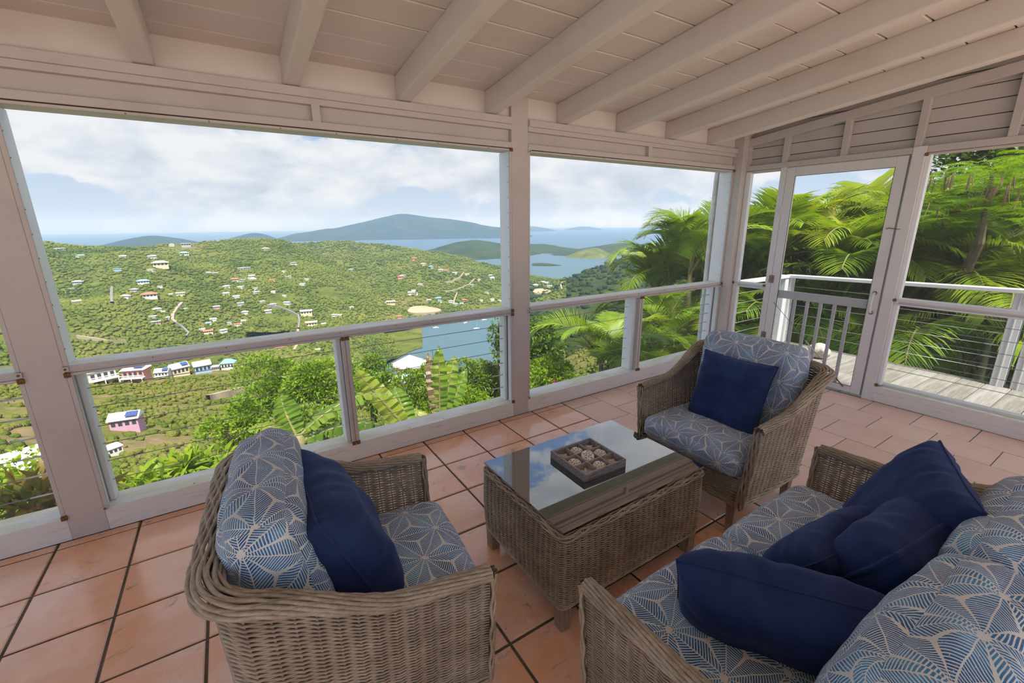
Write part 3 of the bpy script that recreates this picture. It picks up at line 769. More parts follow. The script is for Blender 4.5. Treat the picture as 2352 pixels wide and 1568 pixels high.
def cushion_mesh(name, sx, sy, sz, rad=.05, bulge=.02, n=26, wr=.004, seed=0, sag=None, nx=None):
    """box cushion with rounded edges, crowned faces and soft wrinkles; UV in metres, one chart per side"""
    hx, hy, hz = sx / 2, sy / 2, sz / 2
    faces = []; verts = []; uvs = []
    key = {}
    rng = np.random.default_rng(seed); ox, oy, oz = rng.uniform(0, 50, 3)
    def vert(q):
        kx = tuple(round(c, 5) for c in q)
        if kx in key: return key[kx]
        x, y, z = q[0] * hx, q[1] * hy, q[2] * hz
        r = min(rad, hx * .98, hy * .98, hz * .98)
        ix, iy, iz = [max(-(h_ - r), min(h_ - r, c)) for c, h_ in zip((x, y, z), (hx, hy, hz))]
        d = Vector((x - ix, y - iy, z - iz))
        if d.length > 1e-9: d = d.normalized() * r
        P = Vector((ix, iy, iz)) + d
        cx, cy, cz = 1 - (x / hx) ** 2, 1 - (y / hy) ** 2, 1 - (z / hz) ** 2
        P.z += math.copysign(1, z) * bulge * max(0, cx) ** .6 * max(0, cy) ** .6 * (abs(z) / hz) ** 3
        P.x += math.copysign(1, x) * bulge * .45 * max(0, cy) ** .6 * max(0, cz) * (abs(x) / hx) ** 3
        P.y += math.copysign(1, y) * bulge * .45 * max(0, cx) ** .6 * max(0, cz) * (abs(y) / hy) ** 3
        nn = mnoise.fractal(Vector((P.x * 7 + ox, P.y * 7 + oy, P.z * 9 + oz)), 1.0, 2.0, 3)
        n2 = mnoise.noise(Vector((P.x * 26 + ox, P.y * 9 + oy, P.z * 26)))
        edge = max(abs(x / hx), abs(y / hy)) ** 4
        if d.length > 1e-9: P += d.normalized() * (wr * nn + wr * .8 * n2 * edge)
        else: P.z += math.copysign(1, z) * (wr * nn)
        if sag: P = Vector(sag(P))
        key[kx] = len(verts); verts.append(P); return key[kx]
    t = np.linspace(-1, 1, n + 1)
    t = np.sign(t) * (1 - (1 - np.abs(t)) ** 1.35)
    for ax in range(3):
        a, b = [(1, 2), (0, 2), (0, 1)][ax]
        ha, hb = (hx, hy, hz)[a], (hx, hy, hz)[b]
        for s in (-1, 1):
            for i in range(n):
                for j in range(n):
                    qs = []
                    for (u_, v_) in ((t[i], t[j]), (t[i + 1], t[j]), (t[i + 1], t[j + 1]), (t[i], t[j + 1])):
                        q = [0, 0, 0]; q[ax] = s; q[a] = u_; q[b] = v_; qs.append((tuple(q), (u_ * ha + .37 * ax + .11 * s, v_ * hb + .23 * ax)))
                    flip = (s > 0) == (ax == 1)
                    if flip: qs = qs[::-1]
                    faces.append([vert(q) for q, _ in qs]); uvs.append([w_ for _, w_ in qs])
    me = bpy.data.meshes.new(name); me.from_pydata(verts, [], faces); me.update()
    uvl = me.uv_layers.new(name='uv'); uvl.data.foreach_set('uv', np.array(uvs, np.float32).ravel())
    me.polygons.foreach_set('use_smooth', [True] * len(me.polygons)); return me
def seam(pts, r=.004, k=6): return MB().tube(pts, r, k)

def pillow_mesh(name, w, h, th, pinch=.07, seed=0, n=40, wr=.010, sharp=.55, bend=0.0):
    rng = np.random.default_rng(seed); ox = rng.uniform(0, 99)
    V = []; F = []; t = np.linspace(-1, 1, n + 1)
    idx = {}
    for s in (1, -1):
        for i, a in enumerate(t):
            for j, b in enumerate(t):
                border = i in (0, n) or j in (0, n)
                if border and s == -1: idx[(s, i, j)] = idx[(1, i, j)]; continue
                x = a * w / 2 * (1 - pinch * (1 - b * b)); y = b * h / 2 * (1 - pinch * (1 - a * a))
                prof = (max(0, (1 - a ** 4)) * max(0, (1 - b ** 4))) ** sharp
                e = 1 - abs(a), 1 - abs(b)
                # pleats running in from the seams
                pl = math.sin(a * 17 + 4 * mnoise.noise((a * 3 + ox, b, 0))) * math.exp(-e[1] * 5) + math.sin(b * 15 + 4 * mnoise.noise((a, b * 3 + ox, 5))) * math.exp(-e[0] * 5)
                big = mnoise.fractal((x * 6 + ox, y * 6, s * 3.0), 1.0, 2.0, 3)
                fold = mnoise.noise((x * 4 + y * 9 + ox, y * 3 - x * 2, s * 9))
                z = s * th / 2 * prof * (1 + .10 * big) + s * prof ** .5 * wr * (.60 * pl + .80 * fold)
                z += bend * (b * b) + .006 * mnoise.noise((a * 2 + ox, b * 2, 3))
                idx[(s, i, j)] = len(V); V.append((x, y, z))
    for s in (1, -1):
        for i in range(n):
            for j in range(n):
                q = [idx[(s, i, j)], idx[(s, i + 1, j)], idx[(s, i + 1, j + 1)], idx[(s, i, j + 1)]]
                if len(set(q)) < 4: 
                    q = list(dict.fromkeys(q))
                    if len(q) < 3: continue
                F.append(q if s == 1 else q[::-1])
    border = [V[idx[(1, i, 0)]] for i in range(n + 1)] + [V[idx[(1, n, j)]] for j in range(1, n + 1)] + [V[idx[(1, n - i, n)]] for i in range(1, n + 1)] + [V[idx[(1, 0, n - j)]] for j in range(1, n)]
    me = bpy.data.meshes.new(name); me.from_pydata(V, [], F); me.update()
    me.polygons.foreach_set('use_smooth', [True] * len(me.polygons)); return me, border
def place(o, c, right, upv):
    r_ = Vector(right).normalized(); u_ = Vector(upv); u_ = (u_ - r_ * u_.dot(r_)).normalized(); n_ = r_.cross(u_)
    o.matrix_world = Matrix(((r_.x, u_.x, n_.x, c[0]), (r_.y, u_.y, n_.y, c[1]), (r_.z, u_.z, n_.z, c[2]), (0, 0, 0, 1)))
def pillow(label, c, right, upv, w, h, th, seed, piping=False, bend=0.0, **kw):
    me, border = pillow_mesh('throw_pillow', w, h, th, seed=seed, bend=bend, **kw)
    o = link('throw_pillow', me, NAVY); place(o, c, right, upv)
    tag(o, label, 'pillow', 'navy throw pillows')
    sm = MB().tube(border + border[:1], .0062 if piping else .0028, 6, cap=False)
    link('piping' if piping else 'seam', sm, NAVY, o, smooth=True)
    return o

# ---------------------------------------------------------------- armchair (faces its own +X)
LEGH = .205
def make_armchair():
    r = empty('armchair')
    wicker_seat(r, .315, .290, .300, LEGH - .01, .612, .790, .040, .042, 84, .345)
    lm = leg_mesh(LEGH + .02)
    for sx, sy in ((.265, .245), (.265, -.245), (-.265, .245), (-.265, -.245)):
        link('leg', lm, LEGWOOD, r, (sx, sy, 0), bevel=.004)
    link('seat_cushion', cushion_mesh('seat_cushion', .60, .565, .125, .045, .022, 24, .004, 3), FABRIC, r, (.055, 0, .400))
    b = link('back_cushion', cushion_mesh('back_cushion', .50, .545, .165, .055, .026, 26, .007, 9), FABRIC, r, (-.170, 0, .645))
    b.rotation_euler = (0, math.radians(-100), 0)
    return r
chairA = make_armchair()
chairA.location = (-4.372, -1.548, 0); chairA.rotation_euler = (0, 0, math.radians(-5.5))
tag(chairA, 'wicker armchair at the left, its back turned half to the viewer, beside the wide screen', 'armchair', 'wicker armchairs')
chairB = copy_tree(chairA); chairB.location = (-2.360, -1.530, 0); chairB.rotation_euler = (0, 0, math.radians(180))
chairB['label'] = 'wicker armchair by the corner facing left, between the coffee table and the screen door'

# ---------------------------------------------------------------- loveseat (its own +X is the front)
sofa = empty('loveseat'); SW = .625
wicker_seat(sofa, .350, .400, SW, LEGH - .01, .595, .730, .030, .042, 84, .345, rc=.08)
for sx, sy in ((.30, SW - .06), (.30, -SW + .06), (-.29, SW - .06), (-.29, -SW + .06)):
    link('leg', leg_mesh(LEGH + .02), LEGWOOD, sofa, (sx, sy, 0), bevel=.004)
for s, sd_ in ((1, 21), (-1, 33)):
    link('seat_cushion', cushion_mesh('seat_cushion', .66, .560, .125, .045, .024, 26, .004, sd_), FABRIC, sofa, (.050, s * .283, .402))
    b = link('back_cushion', cushion_mesh('back_cushion', .42, .560, .19, .07, .034, 28, .008, sd_ + 5), FABRIC, sofa, (-.235, s * .287, .605))
    b.rotation_euler = (0, math.radians(-104), 0)
sofa.location = (-3.235, -2.43, 0); sofa.rotation_euler = (0, 0, math.radians(90))
tag(sofa, 'two-seat wicker sofa in the right foreground with leaf-print cushions', 'sofa')

# ---------------------------------------------------------------- throw pillows
pillow('square navy pillow on the armchair by the corner', (-2.385, -1.545, .630), (.03, -1, 0), (.34, 0, 1), .40, .39, .15, 1)
pillow('plump navy pillow seen edge-on on the left armchair', (-4.405, -1.570, .648), (-.03, 1, .0), (-.42, 0, 1), .44, .43, .21, 2, wr=.014)
pillow('big navy pillow lying against the near arm of the sofa', (-3.50, -2.385, .520), (.62, -1, .04), (-.35, -.15, 1), .50, .32, .21, 3, wr=.014, pinch=.025, sharp=.46)
pillow('small navy pillow in the middle of the sofa, in front of the piped one', (-3.115, -2.345, .535), (1, -.12, .02), (0, -.8, 1), .42, .26, .16, 4, pinch=.025, sharp=.46)
pillow('navy pillow with thick piping in the middle of the sofa, leaning on the back cushion', (-3.095, -2.475, .605), (1, -.14, .05), (0, -.62, 1), .40, .33, .20, 5, piping=True, wr=.014, pinch=.025, sharp=.46)
pillow('large navy pillow standing at the far end of the sofa', (-2.915, -2.45, .640), (.9, .45, .05), (.07, -.15, .33), .40, .40, .17, 6, wr=.013, pinch=.025, sharp=.46)

# ---------------------------------------------------------------- coffee table
tb = tag(empty('coffee_table', (-3.293, -1.466, 0)), 'rectangular wicker coffee table with a glass top', 'coffee table')
TX, TY, TZ0, TZ1, TR = .412, .294, .115, .432, .030
def loop_plan(u, hx, hy, rc):
    seg = [(2 * (hx - rc)), rc * math.pi / 2, 2 * (hy - rc), rc * math.pi / 2] * 2
    cum = np.r_[0, np.cumsum(seg)]; s = (u % 1) * cum[-1]
    x = np.zeros_like(s); y = np.zeros_like(s); nx = np.zeros_like(s); ny = np.zeros_like(s)
    cen = [(hx - rc, -hy + rc), (hx - rc, hy - rc), (-hx + rc, hy - rc), (-hx + rc, -hy + rc)]
    dirs = [(1, 0), (0, 1), (-1, 0), (0, -1)]; nr = [(0, -1), (1, 0), (0, 1), (-1, 0)]
    st = [(-hx + rc, -hy), (hx, -hy + rc), (hx - rc, hy), (-hx, hy - rc)]
    for e in range(4):
        mk = (s >= cum[2 * e]) & (s < cum[2 * e + 1] + 1e-12); t = s[mk] - cum[2 * e]
        x[mk] = st[e][0] + dirs[e][0] * t; y[mk] = st[e][1] + dirs[e][1] * t; nx[mk], ny[mk] = nr[e]
        mk = (s >= cum[2 * e + 1]) & (s < cum[2 * e + 2]); a = (s[mk] - cum[2 * e + 1]) / rc
        c = cen[e]; n0 = nr[e]; n1 = nr[(e + 1) % 4]
        nx[mk] = n0[0] * np.cos(a) + n1[0] * np.sin(a); ny[mk] = n0[1] * np.cos(a) + n1[1] * np.sin(a)
        x[mk] = c[0] + rc * nx[mk]; y[mk] = c[1] + rc * ny[mk]
    return x, y, nx, ny
def ST(u, v):
    x, y, nx, ny = loop_plan(u, TX, TY, TR); z = TZ0 + (TZ1 - TZ0) * v
    bl = .006 * np.sin(np.pi * v)
    return np.stack([x + nx * bl, y + ny * bl, z], -1), np.stack([nx, ny, 0 * nx], -1)
V, F = weave(ST, 84, 66, .0058, closed=True)
link('wicker_side', npmesh('wicker_side', V, F), WICKER, tb, kind='stuff')
def STOP(u, v):
    x = -TX + .015 + (2 * TX - .03) * u; y = -TY + .015 + (2 * TY - .03) * v
    return np.stack([x, y, np.full_like(x, TZ1 - .002)], -1), np.stack([0 * x, 0 * x, np.ones_like(x)], -1)
V, F = weave(STOP, 26, 84, .0040, stakes=False)
link('wicker_top', npmesh('wicker_top', V, F), WICKER, tb, kind='stuff')
uu = np.linspace(0, 1, 600); Pq, Nq = ST(uu, np.ones_like(uu)); upv = np.tile(np.array([0, 0, 1.]), (600, 1))
parts = [bundle(Pq - Nq * .004 - upv * .012, Nq * .6 + upv * .8, Nq * .8 - upv * .6, 4, .012, .010, .0046, a0=-.2, a1=math.pi + .2)]
Pq, Nq = ST(uu, np.zeros_like(uu)); parts.append(bundle(Pq - Nq * .006, Nq, -upv, 4, .010, .008, .0046, a0=0, a1=math.pi))
V, F = merge(parts); link('braided_rim', npmesh('table_rim', V, F), WICKER, tb, kind='stuff')
link('inner_board', MB().box((-TX + .02, -TY + .02, TZ1 - .02), (TX - .02, TY - .02, TZ1 - .012)), WICKER, tb)
for sx in (-1, 1):
    for sy in (-1, 1): link('leg', leg_mesh(.14, .052, .046), LEGWOOD, tb, (sx * (TX - .03), sy * (TY - .028), 0), bevel=.003)
gl = link('glass_top', MB().box((-TX + .004, -TY + .002, .4445), (TX - .004, TY - .002, .4525)), [GLASSE, GLASS], tb); gl.data.polygons[1].material_index = 1

# ---------------------------------------------------------------- shell tray
TRX, TRY, TRZ = -3.300, -1.438, .4528
trr = math.radians(-1.0)
tray = tag(empty('compartment_tray', (TRX, TRY, TRZ), trr), 'grey wooden tray with nine compartments on the glass table', 'tray')
TS = .122; TH = .036
link('tray_bottom', MB().box((-TS, -TS, 0), (TS, TS, .005)), TRAYIN, tray)
for i, (a, b) in enumerate((((-TS, -TS, 0), (TS, -TS + .008, TH)), ((-TS, TS - .008, 0), (TS, TS, TH)), ((-TS, -TS + .008, 0), (-TS + .008, TS - .008, TH)), ((TS - .008, -TS + .008, 0), (TS, TS - .008, TH)))):
    bx('tray_side', a, b, TRAYWOOD, tray, .0012)
CP = (2 * TS - .016 - .010) / 3; c0 = -TS + .008 + CP
for k in (0, 1):
    x = c0 + k * (CP + .005)
    bx('divider', (x, -TS + .008, .005), (x + .005, TS - .008, TH - .003), TRAYIN, tray, .0008)
    bx('divider', (-TS + .008, x, .005), (TS - .008, x + .005, TH - .004), TRAYIN, tray, .0008)
def starfish_mesh():
    V = [(0, 0, .016)]; F = []; R, r_ = .034, .0125
    for i in range(10):
        a = math.pi * i / 5; rr = R if i % 2 == 0 else r_
        V.append((rr * math.cos(a), rr * math.sin(a), .006 if i % 2 == 0 else .0035)); V.append((rr * .98 * math.cos(a), rr * .98 * math.sin(a), 0))
    V.append((0, 0, 0))
    for i in range(10):
        a = 1 + 2 * i; b = 1 + 2 * ((i + 1) % 10)
        F += [(0, a, b), (a, a + 1, b + 1, b), (a + 1, 21, b + 1)]
    me = bpy.data.meshes.new('starfish'); me.from_pydata(V, [], F); me.update(); me.materials.append(SHELL); return me
bump_m = MB()
for i in range(5):
    a = math.pi * 2 * i / 5
    for k in range(1, 9):
        for s in (-1, 1):
            rr = .034 * k / 8.5; wd_ = .0028 * (1 - k / 10) + .0012
            bump_m.lathe([(.0012, 0), (.0009, .0014)], 5, Matrix.Translation((rr * math.cos(a) - s * wd_ * math.sin(a), rr * math.sin(a) + s * wd_ * math.cos(a), .0155 - .0098 * k / 8.5)))
starme = starfish_mesh(); bumpme = bump_m.mesh('spines'); bumpme.materials.append(SHELL)
def dollar_mesh():
    m = MB(); m.lathe([(.0001, 0), (.026, .001), (.031, .0045), (.030, .008), (.024, .0125), (.014, .0155), (.004, .0165), (.0001, .0165)], 28); return m.mesh('sand_dollar')
dolme = dollar_mesh(); dolme.materials.append(SHELL); dolme.polygons.foreach_set('use_smooth', [True] * len(dolme.polygons))
sl = MB()
for i in range(5):
    a = math.pi * 2 * i / 5
    for (rr, l, wd_, z) in ((.010, .0055, .0016, .0160), (.021, .0050, .0014, .0142)):
        aa = a if rr < .015 else a + math.pi / 5
        M_ = Matrix.Translation((rr * math.cos(aa), rr * math.sin(aa), z)) @ Matrix.Rotation(aa, 4, 'Z') @ Matrix.Rotation(.12 if rr < .015 else .32, 4, 'Y')
        sl.lathe([(1, 0), (.8, .6)], 10, M_ @ Matrix.Diagonal((l, wd_, .0012, 1)))
slme = sl.mesh('slots'); slme.materials.append(SHELLD)
cell = lambda i, j: (TRX + (i - 1) * (CP + .005), TRY + (j - 1) * (CP + .005))
def starfish(i, j, lab, rz=0, z=TRZ + .0052):
    x, y = cell(i, j); o = link('starfish', starme, None, None, (x, y, z)); o.rotation_euler = (random.uniform(-.1, .1), random.uniform(-.1, .1), rz)
    link('spines', bumpme, None, o); tag(o, lab, 'starfish', 'starfish in the tray'); return o
def dollar(i, j, lab, z=TRZ + .010, tilt=(0.25, -.2, 0)):
    x, y = cell(i, j); o = link('sand_dollar', dolme, None, None, (x, y, z)); o.rotation_euler = tilt
    link('slots', slme, None, o); tag(o, lab, 'sand dollar', 'sand dollars in the tray'); return o
starfish(0, 2, 'starfish in the left corner compartment of the tray', .5); starfish(2, 2, 'starfish in the far corner compartment of the tray', .2)
starfish(2, 0, 'starfish in the right corner compartment of the tray', .4); starfish(0, 0, 'starfish in the near corner compartment of the tray', 1.0)
starfish(1, 1, 'starfish in the middle compartment of the tray, mostly hidden by a sand dollar', .1)
dollar(1, 2, 'sand dollar in the far left edge compartment of the tray'); dollar(2, 1, 'sand dollar in the far right edge compartment of the tray')
dollar(0, 1, 'sand dollar in the near left edge compartment of the tray'); dollar(1, 0, 'sand dollar in the near right edge compartment of the tray')
dollar(1, 1, 'sand dollar propped on top in the middle of the tray', TRZ + .026, (.30, -.30, .4))
# ================================================================== THE LANDSCAPE
SEA = -180.0
def mk_terrain(name, cols, dry, scale=1.0, dryamt=.5):
    m, h, o = mat_new(name); p = pos(h)
    n = h.noise(p, .018 * scale, 5, .6, .3); n2 = h.noise(p, .11 * scale, 4, .65)
    f = h.m('ADD', h.m('MULTIPLY', n, .55), h.m('MULTIPLY', n2, .45))
    c = h.ramp(f, [(.34, cols[0]), (.48, cols[1]), (.62, cols[2])])
    d = h.m('MULTIPLY', h.smooth(h.noise(p, .010 * scale, 5, .65, .5), .50, .66), dryamt)
    c = h.mix(d, c, (*dry, 1))
    principled(h, o, c, .95, .05, bump=n2, bstr=.6, bdist=3.0 / scale); return m
HILL = mk_terrain('green_hillside', [(.035, .055, .012), (.085, .115, .02), (.15, .16, .03)], (.20, .165, .075), 1.0, .6)
SCRUB = mk_terrain('dry_scrub_slope', [(.075, .090, .022), (.125, .135, .035), (.18, .165, .055)], (.24, .165, .10), 5.0, .95)
DARKH = mk_terrain('dark_forest_hill', [(0.014, 0.028, 0.009), (0.028, 0.050, 0.011), (0.053, 0.071, 0.019)], (0.074, 0.074, 0.037), .6, .35)
FARH = mk_terrain('far_island_forest', [(0.019, 0.031, 0.014), (0.028, 0.043, 0.016), (0.040, 0.053, 0.022)], (0.062, 0.062, 0.037), .15, .3)
def mk_sea():
    m, h, o = mat_new('sea_water'); p = pos(h)
    x, y, z = h.xyz(p)
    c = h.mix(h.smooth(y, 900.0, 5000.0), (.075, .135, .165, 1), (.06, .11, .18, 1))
    n = h.noise(h.vscale(p, (.02, .06, 0)), 1.0, 6, .65)
    principled(h, o, c, .45, .25, bump=n, bstr=.35, bdist=2.0); return m
SEAM = mk_sea()
ns = 128; R_ = 19000
m = MB().add([(CAM.x, CAM.y, SEA)] + [(CAM.x + R_ * math.sin(2 * math.pi * k / ns), CAM.y + R_ * math.cos(2 * math.pi * k / ns), SEA) for k in range(ns)], [(0, (k + 1) % ns + 1, k + 1) for k in range(ns)])
sea = link('sea', m, SEAM); struct(sea, 'pale blue sea and bay water below the hills', 'sea')

def catrow(row, pxs):
    row = sorted(row); xs = [q[0] for q in row]
    def sm(vals):
        lin = np.interp(pxs, xs, vals); k = np.ones(7) / 7
        pad = np.r_[np.full(3, lin[0]), lin, np.full(3, lin[-1])]; return np.convolve(pad, k, 'valid')
    return sm([q[1] for q in row]), sm([q[2] for q in row])
GROUND = []
def hill(name, rows, px0, px1, npx, sub, mat, label, cat='hill', rough=1.0, fr=.01, kind='structure', spurs=0.0, drop=None):
    """a hill lofted through rows of (pixel x, pixel y, distance in m) from near to far: every point has its own real distance"""
    pxs = np.linspace(px0, px1, npx)
    Y, D = zip(*[catrow(r, pxs) for r in rows]); Y = np.array(Y); D = np.array(D)
    P = np.zeros((len(rows), npx, 3))
    for i in range(len(rows)):
        for j in range(npx): P[i, j] = at(pxs[j], Y[i, j], D[i, j])
    out = []
    for i in range(len(rows) - 1):
        for s in range(sub if i < len(rows) - 2 else max(2, sub // 3)):
            nsb = sub if i < len(rows) - 2 else max(2, sub // 3)
            t = s / nsb; out.append(P[i] * (1 - t) + P[i + 1] * t)
    out.append(P[-1]); G_ = np.array(out); R2 = len(G_)
    V = G_.reshape(-1, 3).copy(); dist = np.hypot(V[:, 0] - CAM.x, V[:, 1] - CAM.y)
    rr_ = np.repeat(np.linspace(0, 1, R2), npx); edge = np.clip(np.minimum(rr_ / .2, (.80 - rr_) / .2), 0, 1)
    for k in range(len(V)):
        x, y = V[k, 0], V[k, 1]
        a = mnoise.fractal((x * fr, y * fr, 3.3), 1.0, 2.1, 5); b = mnoise.noise((x * fr * 5, y * fr * 5, 7.7))
        V[k, 2] += rough * (a + .25 * b)
        if spurs:
            V[k, 2] += spurs * mnoise.noise((x * fr * .8, y * fr * .8, 9.1)) * edge[k]
    if cat == 'hill' and name in ('middle_hill', 'village_ridge', 'right_hill'): V[:, 2] = np.maximum(V[:, 2], SEA + .8)
    idx = np.arange(R2 * npx).reshape(R2, npx)
    F = np.stack([idx[:-1, :-1], idx[:-1, 1:], idx[1:, 1:], idx[1:, :-1]], -1).reshape(-1, 4)
    o = link(name, npmesh(name, V, F), mat); struct(o, label, cat)
    GROUND.append((o, BVHTree.FromPolygons([Vector(v) for v in V], [tuple(map(int, f)) for f in F])))
    return o
def ground_at(px, py):
    best = None; d = pray(px, py)
    for o, bv in GROUND:
        h_ = bv.ray_cast(CAM, d, 20000)
        if h_[0] is not None and (best is None or h_[3] < best[3]): best = (h_[0], h_[1], o, h_[3])
    return best

# slope directly below the porch
hill('near_slope', [
    [(-400, 1700, 9), (300, 1560, 9), (1200, 1400, 9), (2000, 1300, 9), (2900, 1300, 9)],
    [(-400, 1320, 26), (300, 1250, 26), (1200, 1130, 24), (1700, 1060, 20), (2900, 1060, 18)],
    [(-400, 1080, 80), (300, 1030, 80), (700, 1000, 80), (1200, 960, 75), (1700, 900, 60), (2900, 800, 45)],
    [(-400, 930, 190), (250, 925, 190), (600, 900, 190), (900, 900, 190), (1200, 900, 180), (1450, 830, 140), (2900, 600, 90)],
    [(-400, 862, 300), (0, 862, 300), (190, 862, 300), (300, 858, 300), (450, 846, 310), (560, 836, 320), (640, 826, 330), (720, 850, 330), (790, 880, 320), (900, 880, 300), (1200, 880, 280), (1450, 740, 260), (2900, 470, 200)],
    [(-400, 905, 370), (300, 905, 370), (640, 890, 390), (1200, 940, 370), (1450, 800, 340), (2900, 560, 300)],
], -500, 2900, 230, 26, SCRUB, 'dry scrubby slope falling away below the porch', rough=2.2, fr=.035)
# green hill across the valley
hill('middle_hill', [
    [(-400, 920, 420), (300, 905, 420), (700, 890, 440), (860, 838, 555), (960, 795, 660)],
    [(-400, 822, 640), (150, 815, 640), (400, 812, 640), (700, 800, 660), (840, 795, 670), (960, 768, 740)],
    [(-400, 760, 740), (200, 760, 750), (400, 770, 760), (600, 760, 790), (760, 752, 800), (900, 735, 830), (960, 740, 820)],
    [(-400, 680, 880), (200, 690, 900), (330, 650, 930), (480, 690, 920), (620, 665, 960), (760, 690, 960), (880, 716, 900), (960, 735, 850)],
    [(-400, 600, 1120), (200, 610, 1150), (300, 585, 1180), (480, 605, 1150), (620, 590, 1180), (760, 635, 1100), (850, 688, 1000), (960, 733, 880)],
    [(-400, 548, 1400), (0, 550, 1400), (110, 553, 1400), (190, 561, 1420), (270, 570, 1440), (340, 571, 1440), (420, 563, 1420), (520, 554, 1400), (610, 551, 1380), (660, 557, 1360), (700, 569, 1330), (760, 601, 1260), (830, 646, 1160), (890, 694, 1040), (930, 722, 940), (960, 738, 900)],
    [(-400, 585, 1650), (300, 600, 1650), (610, 590, 1600), (760, 640, 1400), (890, 720, 1150), (960, 748, 960)],
], -420, 970, 190, 22, HILL, 'broad sunlit green hill dotted with houses across the valley', rough=9, fr=.006, spurs=26)
# second ridge with the village at its foot
hill('village_ridge', [
    [(800, 762, 740), (940, 752, 780), (1000, 741, 820), (1100, 722, 900), (1180, 712, 930), (1240, 690, 1010), (1300, 690, 1010)],
    [(640, 700, 1000), (800, 735, 860), (940, 722, 900), (1000, 715, 940), (1100, 702, 980), (1180, 692, 1020), (1300, 668, 1120)],
    [(640, 640, 1350), (800, 690, 1050), (900, 670, 1120), (940, 650, 1150), (1000, 668, 1120), (1060, 660, 1140), (1120, 672, 1120), (1200, 660, 1180), (1300, 652, 1230)],
    [(640, 600, 1500), (800, 625, 1350), (900, 605, 1380), (950, 592, 1400), (1000, 612, 1360), (1060, 628, 1330), (1120, 640, 1300), (1200, 645, 1290), (1300, 646, 1290)],
    [(560, 566, 1850), (640, 561, 1850), (700, 560, 1850), (760, 556, 1850), (810, 556, 1850), (870, 562, 1830), (930, 570, 1800), (1000, 577, 1780), (1060, 592, 1700), (1110, 604, 1620), (1160, 612, 1560), (1200, 634, 1430), (1300, 645, 1340)],
    [(560, 590, 2200), (800, 580, 2200), (1000, 600, 2100), (1160, 630, 1750), (1300, 655, 1450)],
], 560, 1300, 130, 20, HILL, 'green ridge with a village at its foot beside the bay', rough=8, fr=.006, spurs=16)
# right-hand hill behind the palms
hill('right_hill', [
    [(1190, 900, 330), (1300, 900, 330), (1500, 900, 330), (1900, 900, 330)],
    [(1190, 740, 790), (1300, 745, 770), (1500, 760, 720), (1900, 760, 640)],
    [(1190, 708, 950), (1300, 720, 900), (1500, 740, 800), (1900, 740, 700)],
    [(1190, 678, 1080), (1300, 690, 1030), (1500, 690, 950), (1900, 650, 900)],
    [(1190, 662, 1200), (1260, 662, 1190), (1300, 655, 1180), (1380, 645, 1180), (1500, 620, 1180), (1900, 560, 1100)],
    [(1190, 640, 1370), (1225, 650, 1330), (1260, 660, 1300), (1300, 642, 1330), (1340, 624, 1360), (1380, 609, 1390), (1420, 596, 1420), (1460, 585, 1450), (1520, 570, 1480), (1900, 520, 1500)],
    [(1190, 660, 1500), (1300, 665, 1480), (1460, 620, 1650), (1900, 560, 1700)],
], 1190, 1900, 90, 18, DARKH, 'dark green hillside on the right behind the palms', rough=7, fr=.006)
# headlands in the bay
hill('bay_headland', [
    [(1110, 606, 2250), (1160, 607, 2250), (1230, 598, 2450), (1275, 592, 2600)],
    [(940, 592, 2500), (1000, 585, 2600), (1090, 570, 2650), (1150, 580, 2650), (1230, 590, 2600), (1275, 591, 2640)],
    [(940, 585, 2900), (1000, 571, 2900), (1050, 556, 2900), (1090, 550, 2900), (1130, 553, 2900), (1170, 561, 2900), (1220, 575, 2850), (1260, 588, 2750), (1275, 592, 2700)],
    [(940, 592, 3200), (1090, 572, 3300), (1275, 594, 2800)],
], 940, 1275, 70, 12, DARKH, 'wooded headland rising behind the village ridge', rough=10, fr=.004)
hill('bay_peninsula', [
    [(1200, 586, 2750), (1300, 588.5, 2600), (1500, 590, 2560), (1620, 590, 2560)],
    [(1200, 574, 3000), (1300, 580, 2900), (1370, 575, 2900), (1500, 573, 2900), (1620, 573, 2900)],
    [(1200, 563, 3400), (1235, 560, 3400), (1265, 561, 3400), (1300, 568, 3400), (1330, 571, 3400), (1370, 565, 3400), (1420, 556, 3400), (1470, 559, 3400), (1540, 566, 3400), (1620, 570, 3400)],
    [(1200, 572, 3900), (1420, 567, 3900), (1620, 576, 3900)],
], 1200, 1620, 70, 10, DARKH, 'long low wooded peninsula across the far bay', rough=7, fr=.004)
hill('bay_knoll', [
    [(1300, 593, 2450), (1340, 596, 2390), (1380, 595.5, 2400), (1410, 590, 2520)],
    [(1300, 590, 2520), (1340, 578, 2500), (1368, 573, 2500), (1390, 580, 2500), (1410, 589, 2540)],
    [(1300, 589.5, 2560), (1340, 573, 2600), (1368, 567, 2600), (1390, 576, 2600), (1410, 588.5, 2580)],
    [(1300, 589.5, 2700), (1368, 578, 2750), (1410, 589, 2700)],
], 1300, 1410, 30, 8, HILL, 'rounded green knoll on the shore of the far bay', rough=5, fr=.006)
hill('bay_islet', [
    [(1222, 609.5, 1990), (1250, 610.5, 1970), (1280, 610, 1980), (1290, 609, 2000)],
    [(1222, 605, 2040), (1245, 603.5, 2040), (1270, 606, 2030), (1290, 608.5, 2020)],
    [(1222, 608, 2070), (1250, 608, 2070), (1290, 608.4, 2030)],
], 1222, 1290, 24, 5, DARKH, 'tiny wooded islet in the far bay', rough=2, fr=.02)
